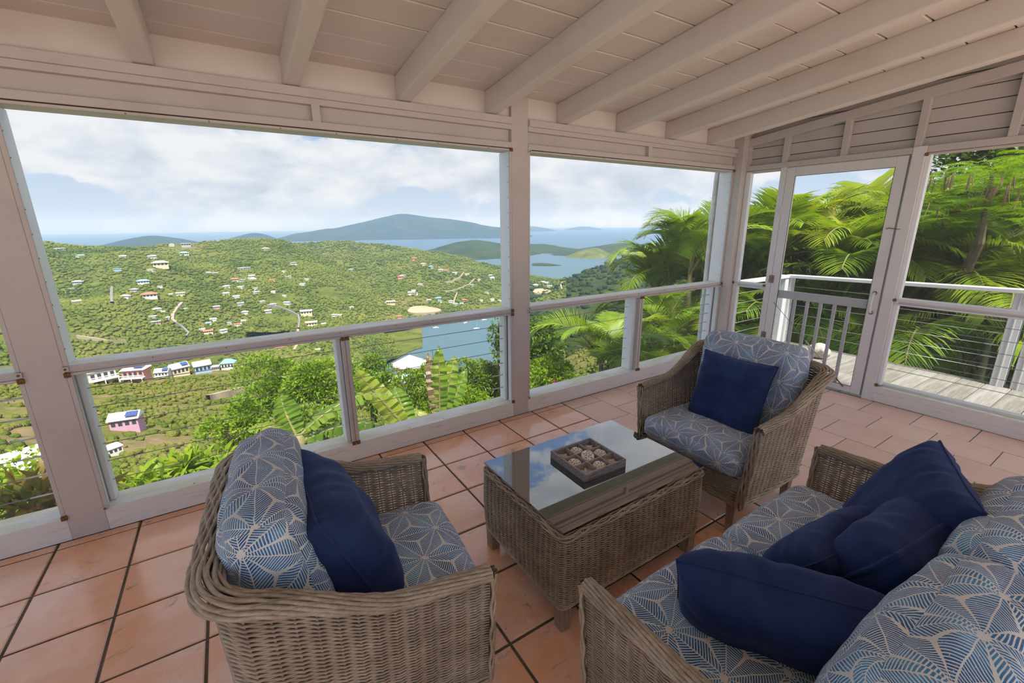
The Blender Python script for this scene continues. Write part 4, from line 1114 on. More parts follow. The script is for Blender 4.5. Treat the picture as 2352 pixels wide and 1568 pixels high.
# far islands
def island(name, crest, D, label, rough=25):
    px0, px1 = crest[0][0], crest[-1][0]; n = max(20, int((px1 - px0) / 6))
    base = []
    for x, y in crest:
        d = pray(x, y); # sea-level point in front of the crest
        base.append((x, y))
    def sea_py(x, D_):
        v = CAM + Vector((math.sin(0), 0, 0)); # pixel row of the sea surface at distance D_
        lo, hi = 300.0, 900.0
        for _ in range(40):
            mid = (lo + hi) / 2; z = at(x, mid, D_).z
            if z > SEA: lo = mid
            else: hi = mid
        return (lo + hi) / 2 + 1.0
    rows = [[(x, sea_py(x, D * .86), D * .86) for x, y in crest], [(x, .55 * sea_py(x, D * .93) + .45 * y, D * .93) for x, y in crest], [(x, y, D) for x, y in crest], [(x, sea_py(x, D * 1.12) + 2, D * 1.12) for x, y in crest]]
    return hill(name, rows, px0, px1, n, 8, FARH, label, 'island', rough, .0012)
island('low_far_island', [(225, 566), (250, 560), (290, 549), (345, 540.5), (400, 545), (460, 556), (500, 564)], 5600, 'low grey-blue island at the left behind the green hill', 12)
island('small_far_island', [(490, 562), (520, 549), (560, 540), (590, 533), (615, 540), (640, 551), (670, 562)], 6400, 'small blue hump-shaped island beyond the ridge', 12)
island('tall_far_island', [(580, 566), (620, 553), (680, 535), (740, 525), (780, 524), (830, 512), (870, 500), (900, 493), (930, 490), (970, 496), (1010, 503), (1060, 507), (1100, 517), (1150, 523), (1200, 532), (1240, 548)], 7000, 'tall hazy blue mountain island in the middle distance', 25)
island('hazy_island', [(1150, 526), (1210, 519), (1240, 520), (1265, 527), (1290, 532)], 12500, 'pale hazy island on the horizon beside the middle post', 15)
island('faint_island', [(1270, 533), (1300, 526), (1320, 521.5), (1345, 519), (1370, 523), (1400, 530), (1440, 534)], 14500, 'faintest low island on the horizon left of the palms', 15)

# ---- canopy of trees on the hills (nobody could count them)
ICO = bmesh.new(); bmesh.ops.create_icosphere(ICO, subdivisions=1, radius=1.0)
icoV = np.array([v.co[:] for v in ICO.verts]); icoF = np.array([[v.index for v in f.verts] for f in ICO.faces]); ICO.free()
def mk_canopy(name, stops, sc):
    m, h, o = mat_new(name); p = pos(h)
    f = h.m('ADD', h.m('MULTIPLY', h.noise(p, sc, 4, .6), .6), h.m('MULTIPLY', h.noise(p, sc * 14, 2, .6), .4))
    c = h.ramp(f, stops); principled(h, o, c, .95, .05, bump=h.noise(p, sc * 40, 3, .6), bstr=.8, bdist=.6); return m
CAN1 = mk_canopy('hill_tree_canopy', [(.34, (.040, .066, .016)), (.45, (.080, .115, .022)), (.55, (.130, .160, .030)), (.68, (.190, .195, .045))], .010)
CAN2 = mk_canopy('scrub_bush_canopy', [(.34, (.045, .075, .015)), (.45, (.095, .13, .022)), (.56, (.15, .165, .035)), (.68, (.22, .17, .085))], .05)
def canopy(name, o, n, r0, r1, mat, label, flat=.75, patch=0.0, pf=.02):
    me = o.data; nv = len(me.polygons); co = np.zeros(len(me.vertices) * 3, np.float32); me.vertices.foreach_get('co', co); co = co.reshape(-1, 3)
    loops = np.zeros(len(me.loops), np.int32); me.loops.foreach_get('vertex_index', loops); Q = loops.reshape(-1, 4)
    A = co[Q]; ctr = A.mean(1)
    area = .5 * np.linalg.norm(np.cross(A[:, 2] - A[:, 0], A[:, 3] - A[:, 1]), axis=1)
    d = np.linalg.norm(ctr - np.array(CAM), axis=1)
    wgt = area / d ** 1.2; wgt[ctr[:, 2] < SEA + 1.5] = 0
    if patch: wgt *= np.array([max(.03, min(1.0, .5 + patch * mnoise.fractal((c_[0] * pf, c_[1] * pf, 4.2), 1.0, 2.0, 3))) for c_ in ctr])
    pick = RNG.choice(len(Q), n, p=wgt / wgt.sum()); u = RNG.random((n, 1)); v = RNG.random((n, 1))
    P = A[pick, 0] * (1 - u) * (1 - v) + A[pick, 1] * u * (1 - v) + A[pick, 2] * u * v + A[pick, 3] * (1 - u) * v
    r = RNG.uniform(r0, r1, (n, 1)) * (d[pick][:, None] / np.median(d)) ** .35
    th = RNG.uniform(0, 6.28, n); c, s = np.cos(th), np.sin(th)
    Vt = icoV[None] * (1 + RNG.normal(0, .18, (n, 12, 1)))
    X = Vt[:, :, 0] * c[:, None] - Vt[:, :, 1] * s[:, None]; Yy = Vt[:, :, 0] * s[:, None] + Vt[:, :, 1] * c[:, None]
    Vt = np.stack([X * r, Yy * r, Vt[:, :, 2] * r * flat], -1) + P[:, None, :] + np.array([0, 0, 1]) * (r * .35)[:, None]
    F = (icoF[None] + (np.arange(n) * 12)[:, None, None]).reshape(-1, 3)
    ob = link(name, npmesh(name, Vt.reshape(-1, 3), F), mat); tag(ob, label, 'trees', kind='stuff'); return ob
byname = {o.name: o for o, _ in GROUND}
canopy('hill_trees', byname['middle_hill'], 30000, 1.5, 3.4, CAN1, 'countless small trees covering the broad green hill', patch=.9, pf=.008)
canopy('ridge_trees', byname['village_ridge'], 10000, 2.2, 4.8, CAN1, 'countless small trees covering the village ridge')
canopy('slope_bushes', byname['near_slope'], 22000, .22, .85, CAN2, 'low bushes covering the dry slope below the porch', patch=1.6, pf=.06)
canopy('far_hillside_trees', byname['right_hill'], 3000, 3.5, 7.5, mk_canopy('dark_canopy', [(.38, (0.012, 0.025, 0.007)), (.50, (0.025, 0.045, 0.010)), (.64, (0.053, 0.071, 0.019))], .02), 'trees covering the dark hillside at the right')

# ---- things on the hills
def flat_mat(name, col, rough=.8): return mk_simple(name, col, rough, .2)
WALLS = {'white': flat_mat('white_wall', (.70, .69, .66)), 'cream': flat_mat('cream_wall', (.66, .58, .42)), 'pink': flat_mat('pink_wall', (.60, .30, .27)), 'grey': flat_mat('grey_wall', (.42, .42, .42)), 'blue': flat_mat('blue_wall', (.30, .46, .62)), 'lilac': flat_mat('lilac_wall', (.55, .33, .45))}
ROOFS = {'white': flat_mat('white_roof', (.80, .80, .79)), 'red': flat_mat('red_roof', (.52, .17, .11)), 'blue': flat_mat('blue_roof', (.22, .42, .66)), 'teal': flat_mat('teal_roof', (.24, .47, .50)), 'tan': flat_mat('tan_roof', (.56, .45, .32)), 'grey': flat_mat('grey_roof', (.45, .46, .47))}
WIN = flat_mat('dark_window', (.05, .06, .08), .3); SOLAR = flat_mat('solar_panel_blue', (.05, .09, .25), .25)
_hm = {}
def house_parts(kind):
    if kind in _hm: return _hm[kind]
    w = MB().box((-.5, -.36, -.55), (.5, .36, .30))
    wi = MB().box((-.07, -.375, .02), (.07, -.355, .20))
    if kind == 'hip': rf = MB().add([(-.58, -.44, .30), (.58, -.44, .30), (.58, .44, .30), (-.58, .44, .30), (-.22, 0, .56), (.22, 0, .56)], [(0, 1, 5, 4), (1, 2, 5), (2, 3, 4, 5), (3, 0, 4), (3, 2, 1, 0)])
    elif kind == 'gable': rf = MB().add([(-.56, -.44, .28), (.56, -.44, .28), (.56, .44, .28), (-.56, .44, .28), (-.56, 0, .52), (.56, 0, .52)], [(0, 1, 5, 4), (2, 3, 4, 5), (1, 2, 5), (3, 0, 4), (3, 2, 1, 0)])
    else: rf = MB().box((-.54, -.42, .29), (.54, .42, .37))
    _hm[kind] = (w.mesh('house_walls'), wi.mesh('house_windows'), rf.mesh('house_roof')); return _hm[kind]
def house(px, py, wpx, wall, roof, kind, label, rz=0.0, group=None, zoff=0.0, deep=False):
    h_ = ground_at(px, py)
    if h_ is None: return None
    s = wpx * h_[3] / FPX * (.72 if wpx > 13 and h_[3] > 450 else .93)
    wm, wi, rm = house_parts(kind)
    me = wm.copy(); me.materials.append(WALLS[wall])
    to = CAM - h_[0]; az = math.atan2(to.y, to.x) + math.pi / 2
    o = bpy.data.objects.new('house', me); COL.objects.link(o)
    o.location = h_[0] + Vector((0, 0, s * (.18 + zoff))); o.scale = (s, s, s * (.62 if h_[3] > 450 else 1.0)); o.rotation_euler = (0, 0, az + rz)
    r_ = rm.copy(); r_.materials.append(ROOFS[roof]); link('roof', r_, None, o)
    if wpx > 11:
        if not wi.materials: wi.materials.append(WIN)
        for x in (-.36, -.12, .12, .36): link('window', wi, None, o, (x, 0, 0))
    tag(o, label, 'house', group); return o
# small houses that nothing tells apart share a label
small = [(138,574),(185,589),(283,590),(395,563),(349,591),(348,621),(331,648),(367,658),(393,676),(420,673),(290,682),(309,667),(176,694),(165,664),(180,650),(375,716),(361,712),(384,730),(352,728),(357,741),(427,709),(520,659),(519,675),(557,645),(577,641),(587,663),(590,672),(582,642),(578,635),(555,618),(568,617),(480,627),(495,627),(553,660),(611,573),(674,606),(651,624),(662,637),(628,670),(654,679),(616,715),(602,693),(627,700),(660,696),(563,718),(490,734),(478,743),(526,742),(465,757),(513,760),(549,745),(561,737),(543,682),(553,698),(705,642),(695,653),(768,724),(780,724),(712,742),(743,744)]
def region(x, y):
    a = 'near the skyline' if y < 600 else 'at mid height' if y < 665 else 'low down' if y < 720 else 'at the foot'
    b = 'at the left of the broad hill' if x < 250 else 'left of the steep pale road' if x < 405 else 'right of the steep pale road' if x < 535 else 'in the loose hamlet on the hill' if x < 640 else 'on the right-hand spur'
    return a + ' ' + b
for i, (x, y) in enumerate(small):
    rr = random.random()
    house(x, y + 2, random.uniform(7.5, 12.5), random.choice(('white', 'white', 'cream', 'grey')), 'white' if rr < .8 else ('grey' if rr < .9 else 'teal'), random.choice(('hip', 'gable', 'flat')), 'small pale house ' + region(x, y), random.uniform(-.6, .6), 'small pale houses ' + region(x, y))
village = [(807,706),(806,620),(925,634),(950,668),(955,674),(965,654),(1012,621),(1045,627),(1073,631),(1127,632),(1131,637),(1100,643),(1084,655),(1130,640),(1117,672),(1105,690),(1130,688),(1036,692),(1047,699),(1060,697),(900,697),(890,697),(985,690),(1010,692),(1147,690),(1160,696),(1255,650),(1247,647),(1230,655),(1262,657)]
def vreg(x, y):
    if x > 1200: return 'in the far valley right of the middle post'
    return ('high on the ridge road ' if y < 645 else 'half way up the ridge ' if y < 680 else 'at the shore below the ridge ') + ('left of the sandy field' if x < 930 else 'above the sandy field' if x < 1030 else 'close to the middle post')
for i, (x, y) in enumerate(village):
    house(x, y + 2, random.uniform(8, 12), random.choice(('white', 'cream', 'white', 'grey')), random.choice(('white', 'white', 'grey', 'teal')), random.choice(('hip', 'gable', 'flat')), 'small pale village house ' + vreg(x, y), random.uniform(-.6, .6), 'village houses ' + vreg(x, y))
for (x, y, w_, wa, ro, ki, lab) in [
    (145, 557, 17, 'blue', 'red', 'hip', 'house with a red-orange roof on the skyline at the far left'),
    (428, 563, 20, 'grey', 'grey', 'flat', 'large grey block house on the skyline of the broad hill'),
    (424, 584, 19, 'white', 'teal', 'hip', 'turquoise-roofed house just under the hill skyline'),
    (370, 610, 30, 'cream', 'tan', 'hip', 'big tan house with several roofs high on the hill'),
    (271, 619, 11, 'blue', 'teal', 'flat', 'small teal house among dense trees at the left of the hill'),
    (330, 649, 22, 'white', 'blue', 'hip', 'long house with a pale blue roof at mid hill'),
    (345, 681, 28, 'white', 'red', 'hip', 'wide house with a red roof below the blue-roofed one'),
    (415, 675, 17, 'cream', 'white', 'flat', 'cream flat-roofed house right of the red-roofed one'),
    (540, 643, 18, 'cream', 'red', 'hip', 'house with a small red roof among trees at mid hill'),
    (625, 643, 10, 'cream', 'red', 'hip', 'tiny house with an orange-red roof near the spur'),
    (479, 762, 20, 'cream', 'red', 'gable', 'red-roofed house low down just above the rail'),
    (359, 741, 18, 'pink', 'teal', 'flat', 'pink and teal house low on the left of the hill'),
    (498, 705, 15, 'pink', 'grey', 'hip', 'brownish pink house with a grey roof beside the road'),
    (545, 745, 11, 'white', 'red', 'gable', 'little house with a salmon roof below mid hill'),
    (704, 719, 30, 'cream', 'grey', 'flat', 'long low building beside the road under the spur'),
    (716, 745, 30, 'cream', 'tan', 'flat', 'long tan school-like building on the valley floor'),
    (952, 594, 14, 'pink', 'red', 'hip', 'reddish villa on top of the village ridge'),
    (972, 606, 14, 'cream', 'tan', 'hip', 'tan villa just right of the reddish one'),
    (990, 612, 10, 'blue', 'blue', 'hip', 'small blue house on the ridge road'),
    (920, 636, 16, 'pink', 'red', 'hip', 'villa with a salmon roof on the left of the ridge'),
    (1025, 622, 12, 'cream', 'red', 'hip', 'orange-roofed house at the top of the ridge road'),
    (945, 673, 20, 'white', 'white', 'flat', 'white terraced villa at mid ridge'),
    (1067, 689, 12, 'pink', 'red', 'hip', 'red-roofed house in the village by the water'),
    (1007, 685, 13, 'blue', 'teal', 'hip', 'teal-roofed house in the village'),
    (898, 696, 26, 'cream', 'tan', 'flat', 'long cream building at the edge of the sandy field'),
    (917, 727, 16, 'pink', 'red', 'hip', 'pink shore house in front of the sandy field'),
    (644, 799, 20, 'white', 'red', 'gable', 'red-roofed shed just under the rail at the road'),
    (730, 802, 10, 'white', 'white', 'gable', 'white-roofed hut at the foot of the slope')]:
    house(x, y + 3, w_, wa, ro, ki, lab)

# roads and bare ground draped on the hills
def mk_road(name, c1, c2):
    m, h, o = mat_new(name); n = h.noise(pos(h), .2, 4, .6); principled(h, o, h.mix(n, (*c1, 1), (*c2, 1)), .95, .05); return m
ROADD = mk_road('dirt_road', (.30, .25, .185), (.38, .325, .255)); ROADG = mk_road('tarmac_road', (.18, .175, .17), (.24, .23, .22)); SAND = mk_road('sandy_field', (.36, .285, .19), (.42, .345, .25))
def road(pts, w, mat, label):
    w *= .42
    V = []; F = []; P = []
    for (a, b) in zip(pts[:-1], pts[1:]):
        for t in np.linspace(0, 1, 7, endpoint=False): P.append((a[0] * (1 - t) + b[0] * t, a[1] * (1 - t) + b[1] * t))
    P.append(pts[-1]); G_ = []
    for q in P:
        h_ = ground_at(*q)
        if h_ and (not G_ or abs(h_[3] - (G_[-1] - CAM).length) < 260): G_.append(h_[0])
    if len(G_) < 3: return
    for i, p in enumerate(G_):
        t = (G_[min(i + 1, len(G_) - 1)] - G_[max(0, i - 1)]).normalized(); s = t.cross(Vector((0, 0, 1))).normalized() * w / 2
        lift = Vector((0, 0, 2.6 + .0012 * (p - CAM).length))
        V += [p + s + lift, p - s + lift, p - s * 1.4 - Vector((0, 0, 8)), p + s * 1.4 - Vector((0, 0, 8))]
    for i in range(len(G_) - 1):
        a, b = 4 * i, 4 * i + 4
        F += [(a, a + 1, b + 1, b), (a + 1, a + 2, b + 2, b + 1), (a + 3, a, b, b + 3)]
    o = link('road', MB().add(V, F), mat); struct(o, label, 'road')
road([(419, 698), (408, 710), (398, 725), (397, 737), (405, 744)], 9, ROADD, 'steep pale road bending down the middle of the hill')
road([(405, 744), (420, 754), (434, 768), (428, 776)], 6, ROADG, 'grey lane below the steep pale road')
road([(614, 703), (640, 707), (664, 716), (686, 727), (688, 740), (686, 757)], 7, ROADG, 'grey road running down to the valley behind the long building')
road([(178, 776), (220, 782), (250, 787), (290, 786)], 7, ROADD, 'pale dirt track at the foot of the hill on the left')
road([(258, 662), (257, 680), (258, 698)], 8, ROADG, 'steep grey road on the left flank of the hill')
road([(685, 760), (686, 790), (676, 808)], 8, ROADD, 'dirt road crossing the valley floor')
road([(1065, 628), (1058, 638), (1040, 648), (1022, 650)], 8, ROADD, 'pale curved road at the top of the ridge')
road([(1091, 641), (1078, 655), (1050, 667), (1022, 673)], 8, ROADD, 'pale lower road curving across the ridge')
road([(1050, 675), (1044, 690), (1042, 700)], 7, ROADD, 'dirt lane into the village')
road([(1292, 650), (1288, 658), (1291, 667)], 9, ROADD, 'red earth cutting on the right hand hill')
road([(480, 925), (530, 912), (600, 895), (560, 900)], 3, ROADD, 'pale track across the dry slope')
def patch(px, py, rx, ry, mat, label, lift=3.0):
    V = []; n = 22; c = ground_at(px, py)
    if not c: return
    ring = []
    for k in range(n):
        a = 2 * math.pi * k / n; q = 1 + .12 * math.sin(3 * a + 1); h_ = ground_at(px + rx * q * math.cos(a), py + ry * q * math.sin(a))
        p = h_[0] if h_ and abs(h_[3] - c[3]) < 220 else c[0]; ring.append(p + Vector((0, 0, lift)))
    ctr = sum(ring, Vector()) / n
    V = [ctr + Vector((0, 0, lift * .4))] + ring + [p - Vector((0, 0, 8)) for p in ring]
    F = [(0, 1 + (k + 1) % n, 1 + k) for k in range(n)] + [(1 + k, 1 + (k + 1) % n, 1 + n + (k + 1) % n, 1 + n + k) for k in range(n)]
    o = link('field', MB().add(V, F), mat); struct(o, label, 'field')
patch(972, 716, 38, 8, SAND, 'bare sandy field by the shore', 5)
patch(1243, 671, 20, 5, SAND, 'pale bare ground at the head of the far valley', 4)
patch(690, 792, 9, 2.5, SAND, 'small bare patch on the valley floor', 3)

# ---- nearer houses on the dry slope
def roof_solar(o, rects):
    for (x0, x1, y0, y1) in rects: link('solar_panel', MB().add([(x0, y0, .425 if y0 < 0 else .3), (x1, y0, .425), (x1, y1, .52), (x0, y1, .52)], [(0, 1, 2, 3)]), SOLAR, o)
def deck_on(o):
    link('balcony', MB().box((-.55, -.62, -.05), (.55, -.36, -.01)), WALLS['white'], o)
    for x in (-.5, 0, .5): link('balcony_post', MB().box((x - .02, -.62, -.75), (x + .02, -.58, -.05)), WALLS['white'], o)
    link('balcony_rail', MB().box((-.55, -.62, .09), (.55, -.60, .12)), WALLS['white'], o)
for (x, y, w_, wa, ro, ki, lab, rz, sol, dk) in [
    (235, 862, 46, 'white', 'white', 'flat', 'white house on stilts just right of the left post', .2, 0, 1),
    (318, 856, 42, 'pink', 'white', 'hip', 'pink and white house with a balcony below the rail', -.5, 1, 1),
    (377, 852, 27, 'white', 'grey', 'gable', 'narrow white house with solar panels and a round balcony', -.4, 1, 1),
    (414, 846, 34, 'cream', 'white', 'gable', 'pale yellow house with a white gable roof and solar panels', .3, 1, 0),
    (467, 840, 34, 'blue', 'white', 'gable', 'light blue house with a dark triangular gable panel', .1, 0, 0),
    (497, 834, 16, 'grey', 'white', 'flat', 'small grey annex beside the light blue house', -.2, 0, 0),
    (527, 832, 29, 'white', 'blue', 'hip', 'white house with a bright blue roof below the rail', -.3, 0, 0),
    (296, 980, 46, 'lilac', 'white', 'gable', 'white-roofed lilac house with a blue solar panel on the dry slope', -.35, 1, 0),
    (258, 1042, 30, 'white', 'white', 'flat', 'small white box house low on the slope by the left post', .3, 0, 0),
    (40, 1138, 105, 'grey', 'white', 'flat', 'wide white roof half hidden by leaves at the bottom left', .1, 0, 0)]:
    o = house(x, y + (16 if y < 900 else 4), w_ * (.80 if y < 900 else .9), wa, ro, ki, lab, rz, zoff=.12)
    if o is None: continue
    o.scale.z *= 1.25 if y < 900 else 1.0
    if sol: roof_solar(o, [(.08, .50, -.40, -.05)])
    if dk: deck_on(o)
# round-roofed house behind the banana plants
BR = flat_mat('brown_red_trim', (.30, .10, .08)); LB = flat_mat('pale_blue_sheet_roof', (.36, .55, .72)); PW = flat_mat('pale_grey_sheet_roof', (.60, .63, .67))
hp = at(922, 862, 62); s = 4.6
ho = tag(empty('pavilion_house', hp + Vector((0, 0, -.2))), 'house with a faceted pale blue and white roof and red eaves behind the banana plants', 'house')
def cone(name, n, r1, z1, r2, z2, mats, ctr=(0, 0, 0)):
    for k in range(n):
        a, b = 2 * math.pi * k / n + .2, 2 * math.pi * (k + 1) / n + .2
        link('roof_panel', MB().add([(ctr[0] + r1 * math.cos(a), ctr[1] + r1 * math.sin(a), z1), (ctr[0] + r1 * math.cos(b), ctr[1] + r1 * math.sin(b), z1), (ctr[0] + r2 * math.cos(b), ctr[1] + r2 * math.sin(b), z2), (ctr[0] + r2 * math.cos(a), ctr[1] + r2 * math.sin(a), z2)], [(0, 1, 2, 3)]), mats[k % len(mats)], ho)
        link('eave', MB().tube([(ctr[0] + r1 * math.cos(a), ctr[1] + r1 * math.sin(a), z1), (ctr[0] + r1 * math.cos(b), ctr[1] + r1 * math.sin(b), z1)], .09, 4), BR, ho)
cone('low', 12, 1.9, 0, .25, .95, [PW, LB, PW], (-.6, -1.2, 0))
cone('high', 8, 2.8, 1.3, .05, 2.7, [PW, PW, LB], (1.8, 1.2, 0))
link('wall', MB().lathe([(1.6, -2.4), (1.6, 0)], 12, Matrix.Translation((-.6, -1.2, 0))), WALLS['white'], ho)
link('wall', MB().lathe([(2.4, -2.4), (2.4, 1.3)], 8, Matrix.Translation((1.8, 1.2, 0))), WALLS['white'], ho)
for k in range(5):
    a = -2.6 + k * .45; link('window', MB().box((-.25, -.03, -1.3), (.25, .03, -.3)), WIN, ho).matrix_local = Matrix.Translation((-.6 + 1.61 * math.cos(a), -1.2 + 1.61 * math.sin(a), 0)) @ Matrix.Rotation(a + math.pi / 2, 4, 'Z')

# ---- boats
BW = flat_mat('white_hull', (.80, .80, .80), .4)
def boat(px, py, lab):
    d = pray(px, py); p = CAM + d * ((SEA - CAM.z) / d.z)
    o = tag(empty('sailboat', p, random.uniform(-.6, .6)), lab, 'boat', 'sailboats moored in the bay')
    link('hull', MB().add([(-5, -1.4, 1.2), (-5, 1.4, 1.2), (2, 1.5, 1.3), (6, 0, 1.6), (2, -1.5, 1.3), (-4.5, -1, -.2), (-4.5, 1, -.2), (2, .9, -.2), (5, 0, -.2), (2, -.9, -.2)], [(0, 1, 2, 3, 4), (0, 5, 6, 1), (1, 6, 7, 2), (2, 7, 8, 3), (3, 8, 9, 4), (4, 9, 5, 0)]), BW, o)
    link('mast', MB().tube([(1, 0, 1), (1, 0, 13)], .12, 6), BW, o); link('cabin', MB().box((-2.5, -.9, 1.2), (1.5, .9, 2.0)), BW, o)
boat(1094, 755, 'white sailboat moored in the bay left of the middle post, nearest to the viewer'); boat(1069, 742, 'white sailboat moored in the bay, second from the viewer'); boat(1112, 735, 'white sailboat moored furthest right in the bay beside the middle post'); boat(1001, 753, 'white motor boat near the mangrove shore')

# ---- unseen paving added behind the porch to bounce sunlight onto the ceiling
gm = MB().box((-40, -45, -1.2), (30, RY0 + .0, -.012)); gb = link('bounce_terrace', gm, mk_simple('light_bounce_paving', (.68, .58, .51), .8, .3, 0, .2, .6)); struct(gb, 'added unseen paving behind the porch, bouncing sunlight inside', 'bounce_terrace')

# ---- sea haze: one even volume over the water and the hills
hz, h, o_ = mat_new('sea_haze')
vs_ = h.node('ShaderNodeVolumeScatter'); vs_.inputs['Color'].default_value = (.36, .60, 1.0, 1); vs_.inputs['Density'].default_value = HAZE = 1 / 9500.0; vs_.inputs['Anisotropy'].default_value = .2
h.nt.links.new(vs_.outputs[0], o_.inputs['Volume'])
hb = link('sea_haze', MB().box((-17000, 250, SEA - 2), (17000, 19500, 240)), hz); tag(hb, 'thin blue haze lying over the sea and far islands', 'haze', kind='stuff')
# ================================================================== PLANTS NEAR THE PORCH
def rand_dirs(n, upb=0.0):
    d = RNG.normal(size=(n, 3)); d[:, 2] += upb; return d / np.linalg.norm(d, axis=1, keepdims=True)
def leaf_cloud(P, Dr, L, W, fold=.25, droop=.0):
    """one folded leaf (2 tris a side) per point: P base, Dr direction, L length, W width (arrays)"""
    n = len(P); ref = np.tile(np.array([0, 0, 1.]), (n, 1)) + RNG.normal(0, .35, (n, 3))
    S = np.cross(Dr, ref); S /= np.linalg.norm(S, axis=1, keepdims=True) + 1e-9; U = np.cross(S, Dr)
    L = L[:, None]; W = W[:, None]
    b = P; m = P + Dr * L * .45 + U * W * .10; t = P + Dr * L - np.array([0, 0, 1.]) * L * droop
    l = P + Dr * L * .42 + S * W * .5 + U * W * fold; r = P + Dr * L * .42 - S * W * .5 + U * W * fold
    V = np.stack([b, l, t, r, m], 1).reshape(-1, 3); o = (np.arange(n) * 5)[:, None]
    F = np.concatenate([o + np.array(q) for q in ((0, 4, 1), (1, 4, 2), (0, 3, 4), (4, 3, 2))])
    return V, F
def blob_points(n, rx, ry, rz, lumps=14, shell=.55):
    """points on the outside of a lumpy crown"""
    c = rand_dirs(lumps, .3) * RNG.uniform(.35, .75, (lumps, 1)); rr = RNG.uniform(.32, .55, lumps)
    k = RNG.integers(0, lumps, n); d = rand_dirs(n, .35); rad = rr[k] * RNG.uniform(shell, 1.0, n) ** .5
    P = c[k] + d * rad[:, None]
    return P * np.array([rx, ry, rz]), d
def bush(name, label, c, r, n, ll, lw, mat, cat='bush', lumps=14, droop=.15, stem=True, group=None, up=.25):
    rx, ry, rz = r if hasattr(r, '__len__') else (r, r, r)
    root = tag(empty(name, Vector(c) - Vector((0, 0, rz))), label, cat, group)
    P, d = blob_points(n, rx, ry, rz, lumps)
    Dr = d * .8 + rand_dirs(n) * .7 + np.array([0, 0, up]); Dr /= np.linalg.norm(Dr, axis=1, keepdims=True)
    V, F = leaf_cloud(P + np.array([0, 0, rz]), Dr, RNG.uniform(.65, 1.25, n) * ll, RNG.uniform(.7, 1.2, n) * lw, droop=droop)
    link('foliage', npmesh('foliage', V, F, False), mat, root, kind='stuff')
    if stem:
        for k in range(3):
            a = random.uniform(0, 6.28); link('stem', MB().tube([(0, 0, -.6), (.2 * rx * math.cos(a), .2 * ry * math.sin(a), rz * .6), (.45 * rx * math.cos(a), .45 * ry * math.sin(a), rz * 1.2)], [.05 * rz + .01, .03 * rz + .008, .012], 6), BARK, root)
    return root
BB = [ # name, label, px, py, dist, radius, leaves, leaf length, width, material
    ('leafy_shrub', 'bright green rounded shrub standing against the dry slope behind the left mullion', 625, 925, 11.0, (1.15, 1.1, 1.05), 9000, .10, .045, LEAF_BUSH),
    ('leafy_shrub', 'yellow-green shrub crown just left of the lower mullion', 735, 905, 9.5, (.85, .8, .75), 6000, .095, .042, LEAF_BUSH),
    ('leafy_shrub', 'soft green shrub half hidden behind the chair at the left', 540, 985, 9.0, (.6, .6, .55), 3500, .09, .04, LEAF_BUSH),
    ('leafy_shrub', 'broad shrub between the mullion and the tall banana leaf', 850, 890, 12.0, (1.0, 1.0, .95), 6500, .10, .045, LEAF_BUSH),
    ('leafy_shrub', 'yellowish shrub right of the tall banana leaf', 985, 905, 10.0, (.95, .9, .75), 6500, .09, .042, LEAF_BUSH),
    ('leafy_shrub', 'green shrub filling the opening left of the middle post', 1110, 890, 9.5, (.95, .9, .70), 6500, .095, .043, LEAF_MID),
    ('leafy_shrub', 'low shrub at the sill left of the middle post', 1060, 945, 7.5, (.7, .6, .38), 3800, .085, .038, LEAF_BUSH),
    ('leafy_shrub', 'low shrub behind the sill below the mullion', 730, 985, 7.5, (.6, .6, .35), 3000, .085, .038, LEAF_MID),
    ('leafy_shrub', 'slender leafy shrub rising in front of the bay beside the middle post', 1150, 790, 9.0, (.30, .30, .55), 1300, .10, .045, LEAF_MID),
    ('leafy_shrub', 'green shrub right of the middle post', 1245, 795, 8.0, (.55, .55, .60), 3800, .09, .042, LEAF_MID),
    ('leafy_shrub', 'small shrub by the sill right of the middle post with a pink flower', 1265, 875, 6.5, (.5, .45, .32), 2600, .08, .035, LEAF_BUSH),
    ('broadleaf_plant', 'broad-leaved bright plant low behind the left armchair', 432, 1088, 5.4, (.36, .34, .22), 330, .19, .065, LEAF_BUSH),
    ('broadleaf_plant', 'broad-leaved plant at the sill beside the left post', 335, 1135, 5.0, (.34, .32, .13), 260, .18, .062, LEAF_BUSH),
    ('red_leaf_plant', 'plant with orange-red young leaves at the bottom left corner', 95, 1175, 4.6, (.42, .34, .24), 360, .20, .06, LEAF_RED),
    ('leafy_shrub', 'light twiggy shrub in front of the white roof at the far left', 75, 1115, 5.6, (.36, .34, .34), 900, .07, .04, LEAF_BUSH)]
for (nm, lab, px, py, D, r, n, ll, lw, mt) in BB:
    bush(nm, lab, at(px, py, D), r, n, ll, lw, mt, 'plant' if 'plant' in nm else 'bush', group=None)
fl_ = MB()
for k in range(14):
    d = Vector((random.gauss(0, .05), random.gauss(0, .05), random.gauss(0, .03)))
    for a in range(4): fl_.add([d, d + Vector((.03 * math.cos(a * 1.57), .03 * math.sin(a * 1.57), .012)), d + Vector((.03 * math.cos(a * 1.57 + .9), .03 * math.sin(a * 1.57 + .9), .012))], [(0, 1, 2)])
o = link('flower_cluster', fl_, flat_mat('magenta_petals', (.55, .03, .18)), None, at(1272, 877, 6.2)); tag(o, 'magenta flower cluster behind the sill right of the middle post', 'flower')
